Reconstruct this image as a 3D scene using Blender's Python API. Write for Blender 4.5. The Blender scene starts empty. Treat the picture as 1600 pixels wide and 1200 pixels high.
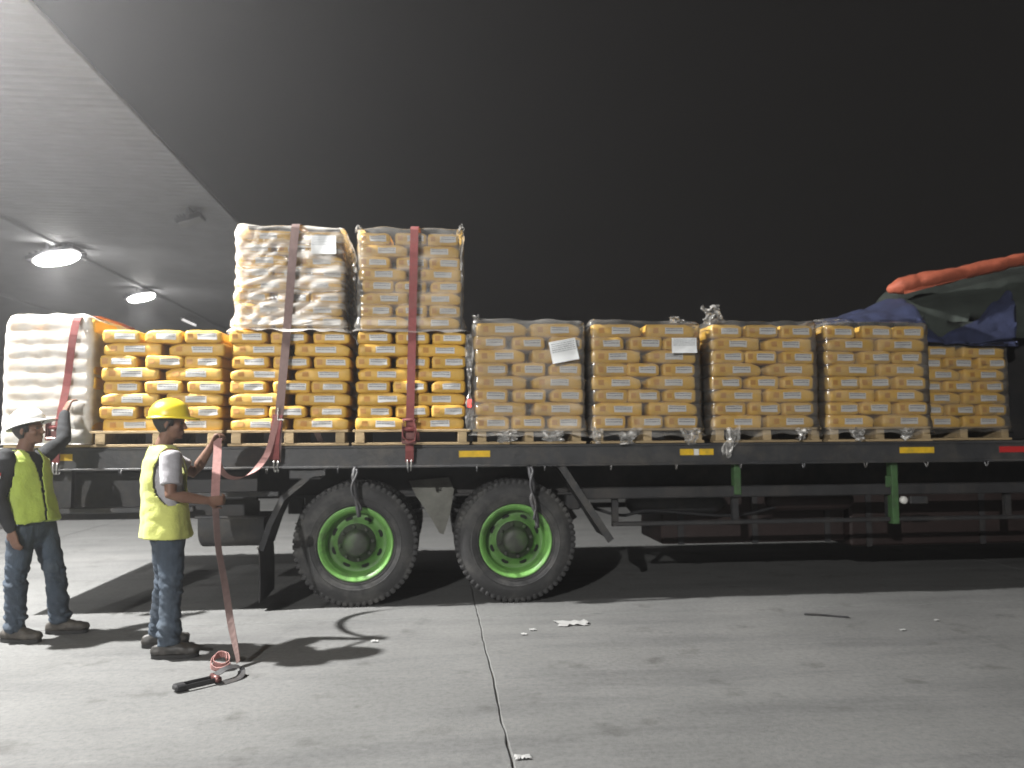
import bpy, bmesh, math, random
from mathutils import Vector, Matrix, noise
R = math.radians
PI = math.pi
sc = bpy.context.scene
COL = sc.collection

# ------------------------------------------------------------------ camera
cam = bpy.data.cameras.new('camera')
cam.sensor_width = 36.0
cam.lens = 36.0 * 1186.0 / 1600.0
cam.clip_end = 600.0
cam.clip_start = 0.05
cam.dof.use_dof = True
cam.dof.focus_distance = 4.3
cam.dof.aperture_fstop = 1.6
camo = bpy.data.objects.new('camera', cam)
COL.objects.link(camo)
YAW, PITCH, ROLL = R(5.68), R(3.77), R(0.35)
fwd = Vector((math.sin(YAW) * math.cos(PITCH), math.cos(YAW) * math.cos(PITCH), math.sin(PITCH)))
rgt = Vector((math.cos(YAW), -math.sin(YAW), 0))
upv = rgt.cross(fwd)
r2 = math.cos(ROLL) * rgt - math.sin(ROLL) * upv
u2 = math.sin(ROLL) * rgt + math.cos(ROLL) * upv
mw = Matrix((r2, u2, -fwd)).transposed().to_4x4()
mw.translation = Vector((0, -6.85, 1.52))
camo.matrix_world = mw
sc.camera = camo

# ------------------------------------------------------------------ world: dull night sky over a lit yard
w = bpy.data.worlds.new('World')
sc.world = w
w.use_nodes = True
bg = w.node_tree.nodes['Background']
bg.inputs['Color'].default_value = (1.0, 0.93, 0.90, 1)
bg.inputs['Strength'].default_value = 0.010

# ------------------------------------------------------------------ render / exposure
vs = sc.view_settings
vs.view_transform = 'Standard'
vs.look = 'None'
vs.exposure = 0.0
vs.gamma = 1.0
vs.use_curve_mapping = False
cy = sc.cycles
cy.use_denoising = True
try:
    cy.denoiser = 'OPENIMAGEDENOISE'
except Exception:
    pass
cy.max_bounces = 6
cy.diffuse_bounces = 3
cy.glossy_bounces = 2
cy.use_adaptive_sampling = True
cy.adaptive_threshold = 0.02
cy.transparent_max_bounces = 14
cy.volume_bounces = 0
cy.caustics_reflective = False
cy.caustics_refractive = False
cy.sample_clamp_indirect = 4.0
cy.pixel_filter_type = 'GAUSSIAN'
cy.filter_width = 1.8

# ------------------------------------------------------------------ floodlights of the yard (lamp housings are built further down)
FLOODS = [  # x, y, z, power, aim-x
    (-5.75, -0.55, 6.70, 10800.0, 0.9),
    (-6.2, -16.0, 6.70, 11500.0, 2.6),
]
UNDER = [  # lamps in the row under the canopy
    (-10.9, 15.9, 6.72, 1500.0), (-10.9, 22.2, 6.72, 1500.0), (-10.9, 4.0, 6.72, 2200.0), (-10.9, -6.0, 6.72, 2200.0),
]


def spot(name, loc, target, power, size=170, rad=0.10, col=(1.0, 0.985, 0.955)):
    l = bpy.data.lights.new(name, 'SPOT')
    l.energy = power
    l.spot_size = R(size)
    l.spot_blend = 0.35
    l.shadow_soft_size = rad
    l.color = col
    o = bpy.data.objects.new(name, l)
    COL.objects.link(o)
    o.location = loc
    d = Vector(target) - Vector(loc)
    o.rotation_euler = d.to_track_quat('-Z', 'Y').to_euler()
    return o


for x, y, z, p, ax in FLOODS:
    spot('floodlight_beam', (x, y, z - 0.10), (x + ax * 1.2, y + (0.5 if y > -5 else 3.0), 0), p)
for x, y, z, p in UNDER:
    spot('lamp_beam', (x, y, z - 0.36), (x, y, 0), p, 118, 0.2)

# ------------------------------------------------------------------ materials


def mat(name, color=(0.5, 0.5, 0.5), rough=0.6, metal=0.0, var=0.0, vscale=8.0, bump=0.0, bscale=60.0, spec=0.5,
        rnd=0.0, emit=None, estr=0.0, stretch=(1, 1, 1), coat=0.0, sheen=0.0, dirt=None, dscale=2.0, damt=0.5):
    m = bpy.data.materials.new(name)
    m.use_nodes = True
    nt = m.node_tree
    N, L = nt.nodes, nt.links
    b = N['Principled BSDF']
    b.inputs['Roughness'].default_value = rough
    b.inputs['Metallic'].default_value = metal
    b.inputs['Specular IOR Level'].default_value = spec
    b.inputs['Coat Weight'].default_value = coat
    b.inputs['Sheen Weight'].default_value = sheen
    b.inputs['Base Color'].default_value = (*color, 1)
    tc = N.new('ShaderNodeTexCoord')
    mp = N.new('ShaderNodeMapping')
    mp.inputs['Scale'].default_value = stretch
    L.new(tc.outputs['Object'], mp.inputs['Vector'])
    last = None
    if var > 0 or rnd > 0 or dirt:
        rgb = N.new('ShaderNodeRGB')
        rgb.outputs[0].default_value = (*color, 1)
        last = rgb.outputs[0]
        if var > 0:
            no = N.new('ShaderNodeTexNoise')
            no.inputs['Scale'].default_value = vscale
            no.inputs['Detail'].default_value = 5
            no.inputs['Roughness'].default_value = 0.65
            L.new(mp.outputs[0], no.inputs['Vector'])
            mr = N.new('ShaderNodeMapRange')
            mr.inputs['From Min'].default_value = 0.3
            mr.inputs['From Max'].default_value = 0.7
            mr.inputs['To Min'].default_value = 1 - var
            mr.inputs['To Max'].default_value = 1 + var
            L.new(no.outputs['Fac'], mr.inputs['Value'])
            hs = N.new('ShaderNodeHueSaturation')
            L.new(mr.outputs[0], hs.inputs['Value'])
            L.new(last, hs.inputs['Color'])
            last = hs.outputs[0]
        if rnd > 0:
            oi = N.new('ShaderNodeObjectInfo')
            mr = N.new('ShaderNodeMapRange')
            mr.inputs['To Min'].default_value = 1 - rnd
            mr.inputs['To Max'].default_value = 1 + rnd
            L.new(oi.outputs['Random'], mr.inputs['Value'])
            hs = N.new('ShaderNodeHueSaturation')
            L.new(mr.outputs[0], hs.inputs['Value'])
            L.new(last, hs.inputs['Color'])
            last = hs.outputs[0]
        if dirt:
            no = N.new('ShaderNodeTexNoise')
            no.inputs['Scale'].default_value = dscale
            no.inputs['Detail'].default_value = 8
            no.inputs['Roughness'].default_value = 0.7
            L.new(mp.outputs[0], no.inputs['Vector'])
            cr = N.new('ShaderNodeMapRange')
            cr.inputs['From Min'].default_value = 0.48
            cr.inputs['From Max'].default_value = 0.68
            cr.inputs['To Max'].default_value = damt
            L.new(no.outputs['Fac'], cr.inputs['Value'])
            mx = N.new('ShaderNodeMix')
            mx.data_type = 'RGBA'
            L.new(cr.outputs[0], mx.inputs['Factor'])
            L.new(last, mx.inputs['A'])
            mx.inputs['B'].default_value = (*dirt, 1)
            last = mx.outputs['Result']
        L.new(last, b.inputs['Base Color'])
    if bump > 0:
        no = N.new('ShaderNodeTexNoise')
        no.inputs['Scale'].default_value = bscale
        no.inputs['Detail'].default_value = 6
        L.new(mp.outputs[0], no.inputs['Vector'])
        bu = N.new('ShaderNodeBump')
        bu.inputs['Strength'].default_value = bump
        bu.inputs['Distance'].default_value = 0.02
        L.new(no.outputs['Fac'], bu.inputs['Height'])
        L.new(bu.outputs[0], b.inputs['Normal'])
    if emit:
        b.inputs['Emission Color'].default_value = (*emit, 1)
        b.inputs['Emission Strength'].default_value = estr
    return m


def concrete_mat():
    m = bpy.data.materials.new('yard_concrete')
    m.use_nodes = True
    nt = m.node_tree
    N, L = nt.nodes, nt.links
    b = N['Principled BSDF']
    ge = N.new('ShaderNodeNewGeometry')

    def nz(scale, detail, st=(1, 1, 1), rough=0.6):
        mp = N.new('ShaderNodeMapping')
        mp.inputs['Scale'].default_value = st
        L.new(ge.outputs['Position'], mp.inputs['Vector'])
        n = N.new('ShaderNodeTexNoise')
        n.inputs['Scale'].default_value = scale
        n.inputs['Detail'].default_value = detail
        n.inputs['Roughness'].default_value = rough
        L.new(mp.outputs[0], n.inputs['Vector'])
        return n.outputs['Fac']

    def ramp(src, stops):
        c = N.new('ShaderNodeValToRGB')
        el = c.color_ramp.elements
        el[0].position, el[0].color = stops[0][0], (*stops[0][1], 1)
        el[1].position, el[1].color = stops[-1][0], (*stops[-1][1], 1)
        for p, cc in stops[1:-1]:
            e = el.new(p)
            e.color = (*cc, 1)
        L.new(src, c.inputs['Fac'])
        return c.outputs['Color']

    def mul(a, bb, f=1.0):
        mx = N.new('ShaderNodeMix')
        mx.data_type = 'RGBA'
        mx.blend_type = 'MULTIPLY'
        mx.inputs['Factor'].default_value = f
        L.new(a, mx.inputs['A'])
        L.new(bb, mx.inputs['B'])
        return mx.outputs['Result']
    base = ramp(nz(0.55, 6), [(0.3, (0.116, 0.117, 0.115)), (0.55, (0.142, 0.143, 0.141)), (0.72, (0.168, 0.168, 0.164))])
    fine = ramp(nz(26, 10, (1, 1, 1), 0.82), [(0.3, (0.66, 0.66, 0.66)), (0.5, (1, 1, 1)), (0.7, (1.22, 1.22, 1.21))])
    streak = ramp(nz(1.1, 7, (0.35, 2.2, 1), 0.7), [(0.36, (0.80, 0.80, 0.81)), (0.50, (1, 1, 1)), (0.72, (1.1, 1.1, 1.09))])
    spots = ramp(nz(2.6, 5, (1, 1, 1), 0.55), [(0.27, (0.62, 0.61, 0.60)), (0.40, (1, 1, 1)), (0.8, (1, 1, 1))])
    c = mul(mul(mul(base, fine), streak), spots)
    # pale cement dust and scuffs
    mx = N.new('ShaderNodeMix')
    mx.data_type = 'RGBA'
    dz = ramp(nz(3.4, 9, (0.6, 1.6, 1), 0.78), [(0.60, (0, 0, 0)), (0.76, (0.55, 0.55, 0.55))])
    L.new(dz, mx.inputs['Factor'])
    L.new(c, mx.inputs['A'])
    mx.inputs['B'].default_value = (0.27, 0.27, 0.262, 1)
    L.new(mx.outputs['Result'], b.inputs['Base Color'])
    b.inputs['Roughness'].default_value = 0.82
    b.inputs['Specular IOR Level'].default_value = 0.3
    bu = N.new('ShaderNodeBump')
    bu.inputs['Strength'].default_value = 0.35
    bu.inputs['Distance'].default_value = 0.01
    L.new(nz(45, 8, (1, 1, 1), 0.75), bu.inputs['Height'])
    L.new(bu.outputs[0], b.inputs['Normal'])
    return m


def film_mat(name, milk_lo, milk_hi, scale, stretch, rot=0.0, gloss=0.12, bump=0.5):
    """clear stretch film: see-through, glossy, with whitish stretched bands"""
    m = bpy.data.materials.new(name)
    m.use_nodes = True
    nt = m.node_tree
    N, L = nt.nodes, nt.links
    for n in list(N):
        N.remove(n)
    out = N.new('ShaderNodeOutputMaterial')
    tc = N.new('ShaderNodeTexCoord')
    mp = N.new('ShaderNodeMapping')
    mp.inputs['Rotation'].default_value = (0, rot, 0)
    mp.inputs['Scale'].default_value = stretch
    L.new(tc.outputs['Object'], mp.inputs['Vector'])
    no = N.new('ShaderNodeTexNoise')
    no.inputs['Scale'].default_value = scale
    no.inputs['Detail'].default_value = 5
    no.inputs['Distortion'].default_value = 0.6
    L.new(mp.outputs[0], no.inputs['Vector'])
    mr = N.new('ShaderNodeMapRange')
    mr.inputs['From Min'].default_value = 0.38
    mr.inputs['From Max'].default_value = 0.66
    mr.inputs['To Min'].default_value = milk_lo
    mr.inputs['To Max'].default_value = milk_hi
    L.new(no.outputs['Fac'], mr.inputs['Value'])
    bu = N.new('ShaderNodeBump')
    bu.inputs['Strength'].default_value = bump
    bu.inputs['Distance'].default_value = 0.012
    L.new(no.outputs['Fac'], bu.inputs['Height'])
    tr = N.new('ShaderNodeBsdfTransparent')
    tr.inputs['Color'].default_value = (0.96, 0.96, 0.96, 1)
    gl = N.new('ShaderNodeBsdfGlossy')
    gl.inputs['Roughness'].default_value = gloss
    gl.inputs['Color'].default_value = (0.9, 0.9, 0.9, 1)
    L.new(bu.outputs[0], gl.inputs['Normal'])
    fr = N.new('ShaderNodeFresnel')
    fr.inputs['IOR'].default_value = 1.45
    L.new(bu.outputs[0], fr.inputs['Normal'])
    m1 = N.new('ShaderNodeMixShader')
    L.new(fr.outputs[0], m1.inputs['Fac'])
    L.new(tr.outputs[0], m1.inputs[1])
    L.new(gl.outputs[0], m1.inputs[2])
    di = N.new('ShaderNodeBsdfDiffuse')
    di.inputs['Color'].default_value = (0.88, 0.86, 0.82, 1)
    L.new(bu.outputs[0], di.inputs['Normal'])
    tl = N.new('ShaderNodeBsdfTranslucent')
    tl.inputs['Color'].default_value = (0.8, 0.79, 0.78, 1)
    m3 = N.new('ShaderNodeMixShader')
    m3.inputs['Fac'].default_value = 0.3
    L.new(di.outputs[0], m3.inputs[1])
    L.new(tl.outputs[0], m3.inputs[2])
    m2 = N.new('ShaderNodeMixShader')
    L.new(mr.outputs[0], m2.inputs['Fac'])
    L.new(m1.outputs[0], m2.inputs[1])
    L.new(m3.outputs[0], m2.inputs[2])
    L.new(m2.outputs[0], out.inputs['Surface'])
    return m


def print_mat(name, paper, ink, rows, thresh=0.5, xs=60.0, lo=-1e3, hi=1e3):
    """paper with rows of unreadably small print between local heights lo and hi"""
    m = bpy.data.materials.new(name)
    m.use_nodes = True
    nt = m.node_tree
    N, L = nt.nodes, nt.links
    b = N['Principled BSDF']
    b.inputs['Roughness'].default_value = 0.55
    tc = N.new('ShaderNodeTexCoord')
    sp = N.new('ShaderNodeSeparateXYZ')
    L.new(tc.outputs['UV'], sp.inputs[0])

    def math_(op, a, bval=None):
        n = N.new('ShaderNodeMath')
        n.operation = op
        if hasattr(a, 'node'):
            L.new(a, n.inputs[0])
        else:
            n.inputs[0].default_value = a
        if bval is not None:
            if hasattr(bval, 'node'):
                L.new(bval, n.inputs[1])
            else:
                n.inputs[1].default_value = bval
        return n.outputs[0]
    v = sp.outputs['Y']
    u = sp.outputs['X']
    fr = math_('FRACT', math_('MULTIPLY', v, rows))
    line = math_('MULTIPLY', math_('GREATER_THAN', fr, 0.35), math_('LESS_THAN', fr, 0.8))
    cb = N.new('ShaderNodeCombineXYZ')
    L.new(math_('MULTIPLY', u, xs), cb.inputs[0])
    L.new(math_('FLOOR', math_('MULTIPLY', v, rows)), cb.inputs[1])
    no = N.new('ShaderNodeTexNoise')
    no.inputs['Scale'].default_value = 1.0
    no.inputs['Detail'].default_value = 2
    L.new(cb.outputs[0], no.inputs['Vector'])
    word = math_('GREATER_THAN', no.outputs['Fac'], thresh)
    band = math_('MULTIPLY', math_('GREATER_THAN', v, lo), math_('LESS_THAN', v, hi))
    side = math_('MULTIPLY', math_('GREATER_THAN', u, 0.06), math_('LESS_THAN', u, 0.94))
    f = math_('MULTIPLY', math_('MULTIPLY', line, word), math_('MULTIPLY', band, side))
    mx = N.new('ShaderNodeMix')
    mx.data_type = 'RGBA'
    L.new(f, mx.inputs['Factor'])
    mx.inputs['A'].default_value = (*paper, 1)
    mx.inputs['B'].default_value = (*ink, 1)
    L.new(mx.outputs['Result'], b.inputs['Base Color'])
    return m


M = {}
M['concrete'] = concrete_mat()
M['dirt'] = mat('joint_dirt', (0.085, 0.08, 0.075), 0.95, var=0.3, vscale=5)
M['bag'] = mat('yellow_paper_sack', (0.62, 0.365, 0.055), 0.50, var=0.10, vscale=9, bump=0.25, bscale=14, rnd=0.12,
               dirt=(0.55, 0.40, 0.16), dscale=6, damt=0.35)
M['emblem'] = mat('printed_orange', (0.47, 0.22, 0.035), 0.5)
M['label'] = print_mat('sack_label_print', (0.60, 0.60, 0.585), (0.20, 0.20, 0.22), 3.0, 0.42, 26.0, 0.30, 1.0)
M['paper'] = print_mat('shipping_paper', (0.80, 0.82, 0.82), (0.30, 0.31, 0.33), 11.0, 0.47, 30.0, 0.45, 0.96)
M['wood'] = mat('pallet_wood', (0.42, 0.31, 0.17), 0.8, var=0.25, vscale=6, stretch=(0.5, 4, 4), rnd=0.18, bump=0.3, bscale=30,
                dirt=(0.16, 0.12, 0.08), dscale=4, damt=0.5)
M['film'] = film_mat('stretch_film_clear', 0.05, 0.15, 5.0, (1.0, 1, 2.4), R(-14))
M['film_mid'] = film_mat('stretch_film_layers', 0.09, 0.25, 4.0, (0.9, 1, 2.2), R(-10))
M['film_white'] = film_mat('stretch_film_wrinkled', 0.08, 0.74, 3.4, (0.55, 1, 5.0), R(-27), 0.15, 1.0)
M['film_dense'] = film_mat('stretch_film_dense', 0.66, 0.93, 4.0, (1.0, 1, 2.0), 0.2)  # whiteness stands in for the glare reflected off the film
M['film_tuft'] = film_mat('stretch_film_crumpled', 0.10, 0.42, 14.0, (1, 1, 1), 0.0, 0.16, 0.8)
M['steel'] = mat('dark_painted_steel', (0.040, 0.041, 0.044), 0.52, var=0.25, vscale=4, bump=0.15, bscale=25,
                 dirt=(0.12, 0.105, 0.085), dscale=3.0, damt=0.5)
M['steel_deep'] = mat('sooty_chassis_steel', (0.028, 0.028, 0.030), 0.65, var=0.3, vscale=4, dirt=(0.075, 0.065, 0.055),
                      dscale=3, damt=0.5)
M['steel_red'] = mat('dark_red_primer', (0.024, 0.014, 0.013), 0.6, var=0.3, vscale=4)
M['deck'] = mat('deck_plate', (0.13, 0.125, 0.115), 0.7, var=0.3, vscale=3, dirt=(0.28, 0.26, 0.22), dscale=3, damt=0.6)
M['rubber'] = mat('tyre_rubber', (0.030, 0.030, 0.031), 0.72, var=0.25, vscale=6, dirt=(0.10, 0.097, 0.088), dscale=3.0,
                  damt=0.65, bump=0.15, bscale=40)
M['flap'] = mat('mud_flap_rubber', (0.030, 0.030, 0.033), 0.55, var=0.3, vscale=5, dirt=(0.10, 0.09, 0.08), dscale=4, damt=0.6)
M['flapgrey'] = mat('dusty_grey_shield', (0.17, 0.17, 0.15), 0.8, var=0.25, vscale=6, dirt=(0.09, 0.085, 0.075), dscale=5, damt=0.6)
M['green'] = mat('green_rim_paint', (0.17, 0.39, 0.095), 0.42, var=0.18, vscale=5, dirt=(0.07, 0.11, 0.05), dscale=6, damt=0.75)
M['disc'] = mat('grimy_wheel_disc', (0.10, 0.22, 0.058), 0.55, var=0.25, vscale=7, dirt=(0.035, 0.045, 0.03), dscale=5, damt=0.8)  # disc green darkened for the shade in the dished rim, plus grime
M['green_dull'] = mat('grimy_green_paint', (0.055, 0.125, 0.045), 0.6, var=0.25, vscale=8, dirt=(0.05, 0.06, 0.04), dscale=7, damt=0.7)  # bracket green darkened to carry the shade under the deck
M['hub'] = mat('greasy_hub_steel', (0.045, 0.05, 0.04), 0.55, metal=0.2, var=0.3, vscale=12, dirt=(0.06, 0.14, 0.03), dscale=9, damt=0.5)
M['hole'] = mat('hand_hole_dark', (0.008, 0.010, 0.008), 0.9)
M['refl_y'] = mat('yellow_reflective_tape', (0.78, 0.50, 0.03), 0.35, var=0.12, vscale=20, dirt=(0.3, 0.22, 0.06), dscale=9, damt=0.5)
M['refl_w'] = mat('white_reflective_tape', (0.75, 0.74, 0.70), 0.35)
M['refl_r'] = mat('red_reflective_tape', (0.50, 0.03, 0.03), 0.35)
M['strap'] = mat('red_strap_webbing', (0.205, 0.052, 0.050), 0.85, var=0.15, vscale=30, dirt=(0.20, 0.10, 0.09), dscale=6, damt=0.5)
M['strap_faded'] = mat('faded_pink_strap_webbing', (0.38, 0.205, 0.19), 0.85, var=0.15, vscale=30, dirt=(0.28, 0.15, 0.14), dscale=5, damt=0.5)
M['strap_brown'] = mat('brown_strap_webbing', (0.135, 0.088, 0.080), 0.85, var=0.15, vscale=30, dirt=(0.17, 0.115, 0.11), dscale=5, damt=0.5)
M['ratchet'] = mat('ratchet_steel', (0.16, 0.07, 0.065), 0.4, metal=0.55, var=0.2, vscale=20)
M['black'] = mat('black_plastic', (0.02, 0.02, 0.022), 0.45)
M['zinc'] = mat('worn_zinc', (0.45, 0.44, 0.42), 0.35, metal=0.8, var=0.2)
M['tarp_blue'] = mat('blue_tarpaulin', (0.030, 0.038, 0.088), 0.75, var=0.3, vscale=5, bump=0.4, bscale=12)
M['tarp_dark'] = mat('dark_green_tarpaulin', (0.032, 0.040, 0.034), 0.85, var=0.25, vscale=3, bump=0.5, bscale=7)
M['tarp_orange'] = mat('orange_tarpaulin', (0.36, 0.088, 0.045), 0.7, var=0.2, vscale=5, bump=0.35, bscale=14)
M['roof'] = mat('galvanised_roof_sheet', (0.46, 0.46, 0.48), 0.55, metal=0.0, var=0.08, vscale=1.5)
M['roof_steel'] = mat('canopy_steel', (0.20, 0.20, 0.21), 0.6, var=0.1)
M['lamp_body'] = mat('lamp_housing', (0.10, 0.10, 0.11), 0.5)
M['lamp_on'] = mat('lamp_lens_lit', (0.8, 0.8, 0.8), 0.4, emit=(1.0, 0.98, 0.93), estr=45.0)
M['lamp_dim'] = mat('lamp_tube_lit', (0.8, 0.8, 0.8), 0.4, emit=(1.0, 0.96, 0.93), estr=1.6)
M['lamp_off'] = mat('lamp_lens_unlit', (0.6, 0.6, 0.6), 0.25)
M['red_lamp'] = mat('red_lamp_lens', (0.6, 0.02, 0.02), 0.2, emit=(1.0, 0.06, 0.05), estr=2.5)  # glow stands in for a red reflection on the film
M['wall'] = mat('warehouse_wall', (0.22, 0.20, 0.18), 0.85, var=0.15, vscale=0.6)
M['shutter'] = mat('warehouse_shutter', (0.17, 0.13, 0.10), 0.6, var=0.1)
M['skin'] = mat('skin', (0.155, 0.080, 0.052), 0.6, var=0.10, vscale=18, spec=0.4)
M['hair'] = mat('black_hair', (0.012, 0.011, 0.010), 0.6, bump=0.5, bscale=120)
M['vest'] = mat('lime_vest_fabric', (0.46, 0.485, 0.12), 0.75, var=0.10, vscale=8, bump=0.2, bscale=60, sheen=0.2)
M['vest2'] = mat('yellow_green_vest_fabric', (0.33, 0.42, 0.065), 0.75, var=0.12, vscale=8, bump=0.2, bscale=60, sheen=0.2)
M['trim'] = mat('dark_binding', (0.05, 0.055, 0.05), 0.8)
M['tee'] = mat('grey_tee_fabric', (0.33, 0.32, 0.34), 0.85, var=0.08, vscale=10, bump=0.15, bscale=80, sheen=0.2)
M['dark_shirt'] = mat('charcoal_shirt_fabric', (0.026, 0.027, 0.029), 0.9, var=0.2, vscale=9, bump=0.15, bscale=80, spec=0.2)
M['jeans'] = mat('blue_denim', (0.034, 0.048, 0.068), 0.85, var=0.35, vscale=7, bump=0.25, bscale=90, dirt=(0.10, 0.122, 0.145),
                 dscale=5, damt=0.55, stretch=(1, 1, 0.5))
M['boot'] = mat('black_boot_leather', (0.028, 0.026, 0.024), 0.55, var=0.3, vscale=14, dirt=(0.10, 0.09, 0.08), dscale=8, damt=0.5)
M['boot_brown'] = mat('dusty_boot_leather', (0.036, 0.031, 0.026), 0.65, var=0.3, vscale=14, dirt=(0.13, 0.115, 0.095), dscale=8, damt=0.5)
M['sole'] = mat('boot_sole', (0.02, 0.02, 0.02), 0.8)
M['helmet_y'] = mat('yellow_helmet_shell', (0.80, 0.62, 0.03), 0.35, var=0.05, vscale=10, dirt=(0.5, 0.4, 0.08), dscale=8, damt=0.35)
M['helmet_w'] = mat('white_helmet_shell', (0.72, 0.72, 0.71), 0.35, var=0.05, vscale=10, dirt=(0.5, 0.5, 0.47), dscale=8, damt=0.3)
M['eye'] = mat('eye', (0.05, 0.045, 0.04), 0.2)
M['flag_red'] = mat('red_patch', (0.45, 0.03, 0.03), 0.8)
M['flag_white'] = mat('white_patch', (0.75, 0.75, 0.74), 0.8)
M['scrap'] = mat('white_scrap', (0.36, 0.36, 0.355), 0.6, var=0.1)

# ------------------------------------------------------------------ mesh helpers


class MB:
    def __init__(s):
        s.v, s.f, s.mi, s.flat = [], [], [], False

    def add(s, vs_, fs_, mi=0):
        o = len(s.v)
        s.v += [tuple(p) for p in vs_]
        s.f += [tuple(o + i for i in f) for f in fs_]
        s.mi += [mi] * len(fs_)
        return s

    def box(s, x0, x1, y0, y1, z0, z1, b=0.0, mi=0, rot=None, org=None):
        cx, cy_, cz = (x0 + x1) / 2, (y0 + y1) / 2, (z0 + z1) / 2
        h = (abs(x1 - x0) / 2, abs(y1 - y0) / 2, abs(z1 - z0) / 2)
        b = min(b, min(h) * 0.9)
        vs_, fs_ = [], []
        if b <= 0:
            for sx in (-1, 1):
                for sy in (-1, 1):
                    for sz in (-1, 1):
                        vs_.append(Vector((sx * h[0], sy * h[1], sz * h[2])))
            fs_ = [(0, 1, 3, 2), (4, 6, 7, 5), (0, 4, 5, 1), (2, 3, 7, 6), (0, 2, 6, 4), (1, 5, 7, 3)]
        else:
            idx = {}
            for sx in (-1, 1):
                for sy in (-1, 1):
                    for sz in (-1, 1):
                        for a in range(3):
                            p = [sx * (h[0] - b), sy * (h[1] - b), sz * (h[2] - b)]
                            p[a] = (sx, sy, sz)[a] * h[a]
                            idx[(sx, sy, sz, a)] = len(vs_)
                            vs_.append(Vector(p))
            for a in range(3):
                o1, o2 = [(1, 2), (2, 0), (0, 1)][a]
                for sg in (-1, 1):
                    q = []
                    for (p1, p2) in ((-1, -1), (1, -1), (1, 1), (-1, 1)):
                        k = [0, 0, 0]
                        k[a], k[o1], k[o2] = sg, p1, p2
                        q.append(idx[(*k, a)])
                    fs_.append(tuple(q if sg > 0 else q[::-1]))
                    for sg2 in (-1, 1):   # edge between +a face and +o1 face
                        k1 = [0, 0, 0]
                        k1[a], k1[o1] = sg, sg2
                        e = []
                        for z in (-1, 1):
                            k1[o2] = z
                            e.append((idx[(*k1, a)], idx[(*k1, o1)]))
                        q = (e[0][0], e[0][1], e[1][1], e[1][0])
                        fs_.append(q if sg * sg2 > 0 else q[::-1])
            for sx in (-1, 1):
                for sy in (-1, 1):
                    for sz in (-1, 1):
                        q = (idx[(sx, sy, sz, 0)], idx[(sx, sy, sz, 1)], idx[(sx, sy, sz, 2)])
                        fs_.append(q if sx * sy * sz > 0 else q[::-1])
        c = Vector((cx, cy_, cz))
        if rot is not None:
            og = Vector(org) if org is not None else c
            vs_ = [og + rot @ (p + c - og) for p in vs_]
        else:
            vs_ = [p + c for p in vs_]
        return s.add(vs_, fs_, mi)

    def tube(s, pts, rad, n=10, caps=True, mi=0, ref=None):
        """tube / tapered limb along pts; rad a number, list of numbers, or list of (side, front)"""
        pts = [Vector(p) for p in pts]
        if not isinstance(rad, (list, tuple)):
            rad = [rad] * len(pts)
        rr = [(r_, r_) if not isinstance(r_, (list, tuple)) else r_ for r_ in rad]
        if caps == 'round':
            t0 = (pts[0] - pts[1]).normalized()
            t1 = (pts[-1] - pts[-2]).normalized()
            a, b_ = rr[0], rr[-1]
            m0, m1 = min(a), min(b_)
            pre = [(pts[0] + t0 * m0 * math.sin(k), (a[0] * math.cos(k), a[1] * math.cos(k))) for k in (1.45, 1.1, 0.6)]
            post = [(pts[-1] + t1 * m1 * math.sin(k), (b_[0] * math.cos(k), b_[1] * math.cos(k))) for k in (0.6, 1.1, 1.45)]
            pts = [p for p, _ in pre] + pts + [p for p, _ in post]
            rr = [q for _, q in pre] + rr + [q for _, q in post]
        m = len(pts)
        vs_, fs_ = [], []
        side = None
        for i, p in enumerate(pts):
            t = (pts[min(i + 1, m - 1)] - pts[max(i - 1, 0)])
            if t.length < 1e-9:
                t = Vector((0, 0, 1))
            t.normalize()
            if ref is not None:
                rv = Vector(ref)
            elif side is None:
                rv = Vector((0, 1, 0)) if abs(t.y) < 0.9 else Vector((1, 0, 0))
            else:
                rv = side
            sd = (rv - t * rv.dot(t))
            if sd.length < 1e-6:
                sd = t.orthogonal()
            sd.normalize()
            side = sd
            fr = t.cross(sd)
            for k in range(n):
                a = 2 * PI * k / n
                vs_.append(p + sd * math.cos(a) * rr[i][0] + fr * math.sin(a) * rr[i][1])
        for i in range(m - 1):
            for k in range(n):
                k2 = (k + 1) % n
                fs_.append((i * n + k, i * n + k2, (i + 1) * n + k2, (i + 1) * n + k))
        if caps:
            fs_.append(tuple(range(n))[::-1])
            fs_.append(tuple((m - 1) * n + k for k in range(n)))
        return s.add(vs_, fs_, mi)

    def ribbon(s, pts, wdirs, width, th=0.004, mi=0):
        """flat strap with thickness along pts; wdirs gives the width direction at each point"""
        s.flat = True
        pts = [Vector(p) for p in pts]
        m = len(pts)
        if not isinstance(wdirs, list):
            wdirs = [wdirs] * m
        vs_, fs_ = [], []
        for i, p in enumerate(pts):
            t = (pts[min(i + 1, m - 1)] - pts[max(i - 1, 0)]).normalized()
            wd = Vector(wdirs[i])
            wd = (wd - t * wd.dot(t)).normalized()
            nn = t.cross(wd)
            for a, b_ in ((-1, -1), (1, -1), (1, 1), (-1, 1)):
                vs_.append(p + wd * a * width / 2 + nn * b_ * th / 2)
        for i in range(m - 1):
            for k in range(4):
                k2 = (k + 1) % 4
                fs_.append((i * 4 + k, i * 4 + k2, i * 4 + 4 + k2, i * 4 + 4 + k))
        fs_.append((3, 2, 1, 0))
        fs_.append(tuple((m - 1) * 4 + k for k in range(4)))
        return s.add(vs_, fs_, mi)

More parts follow.
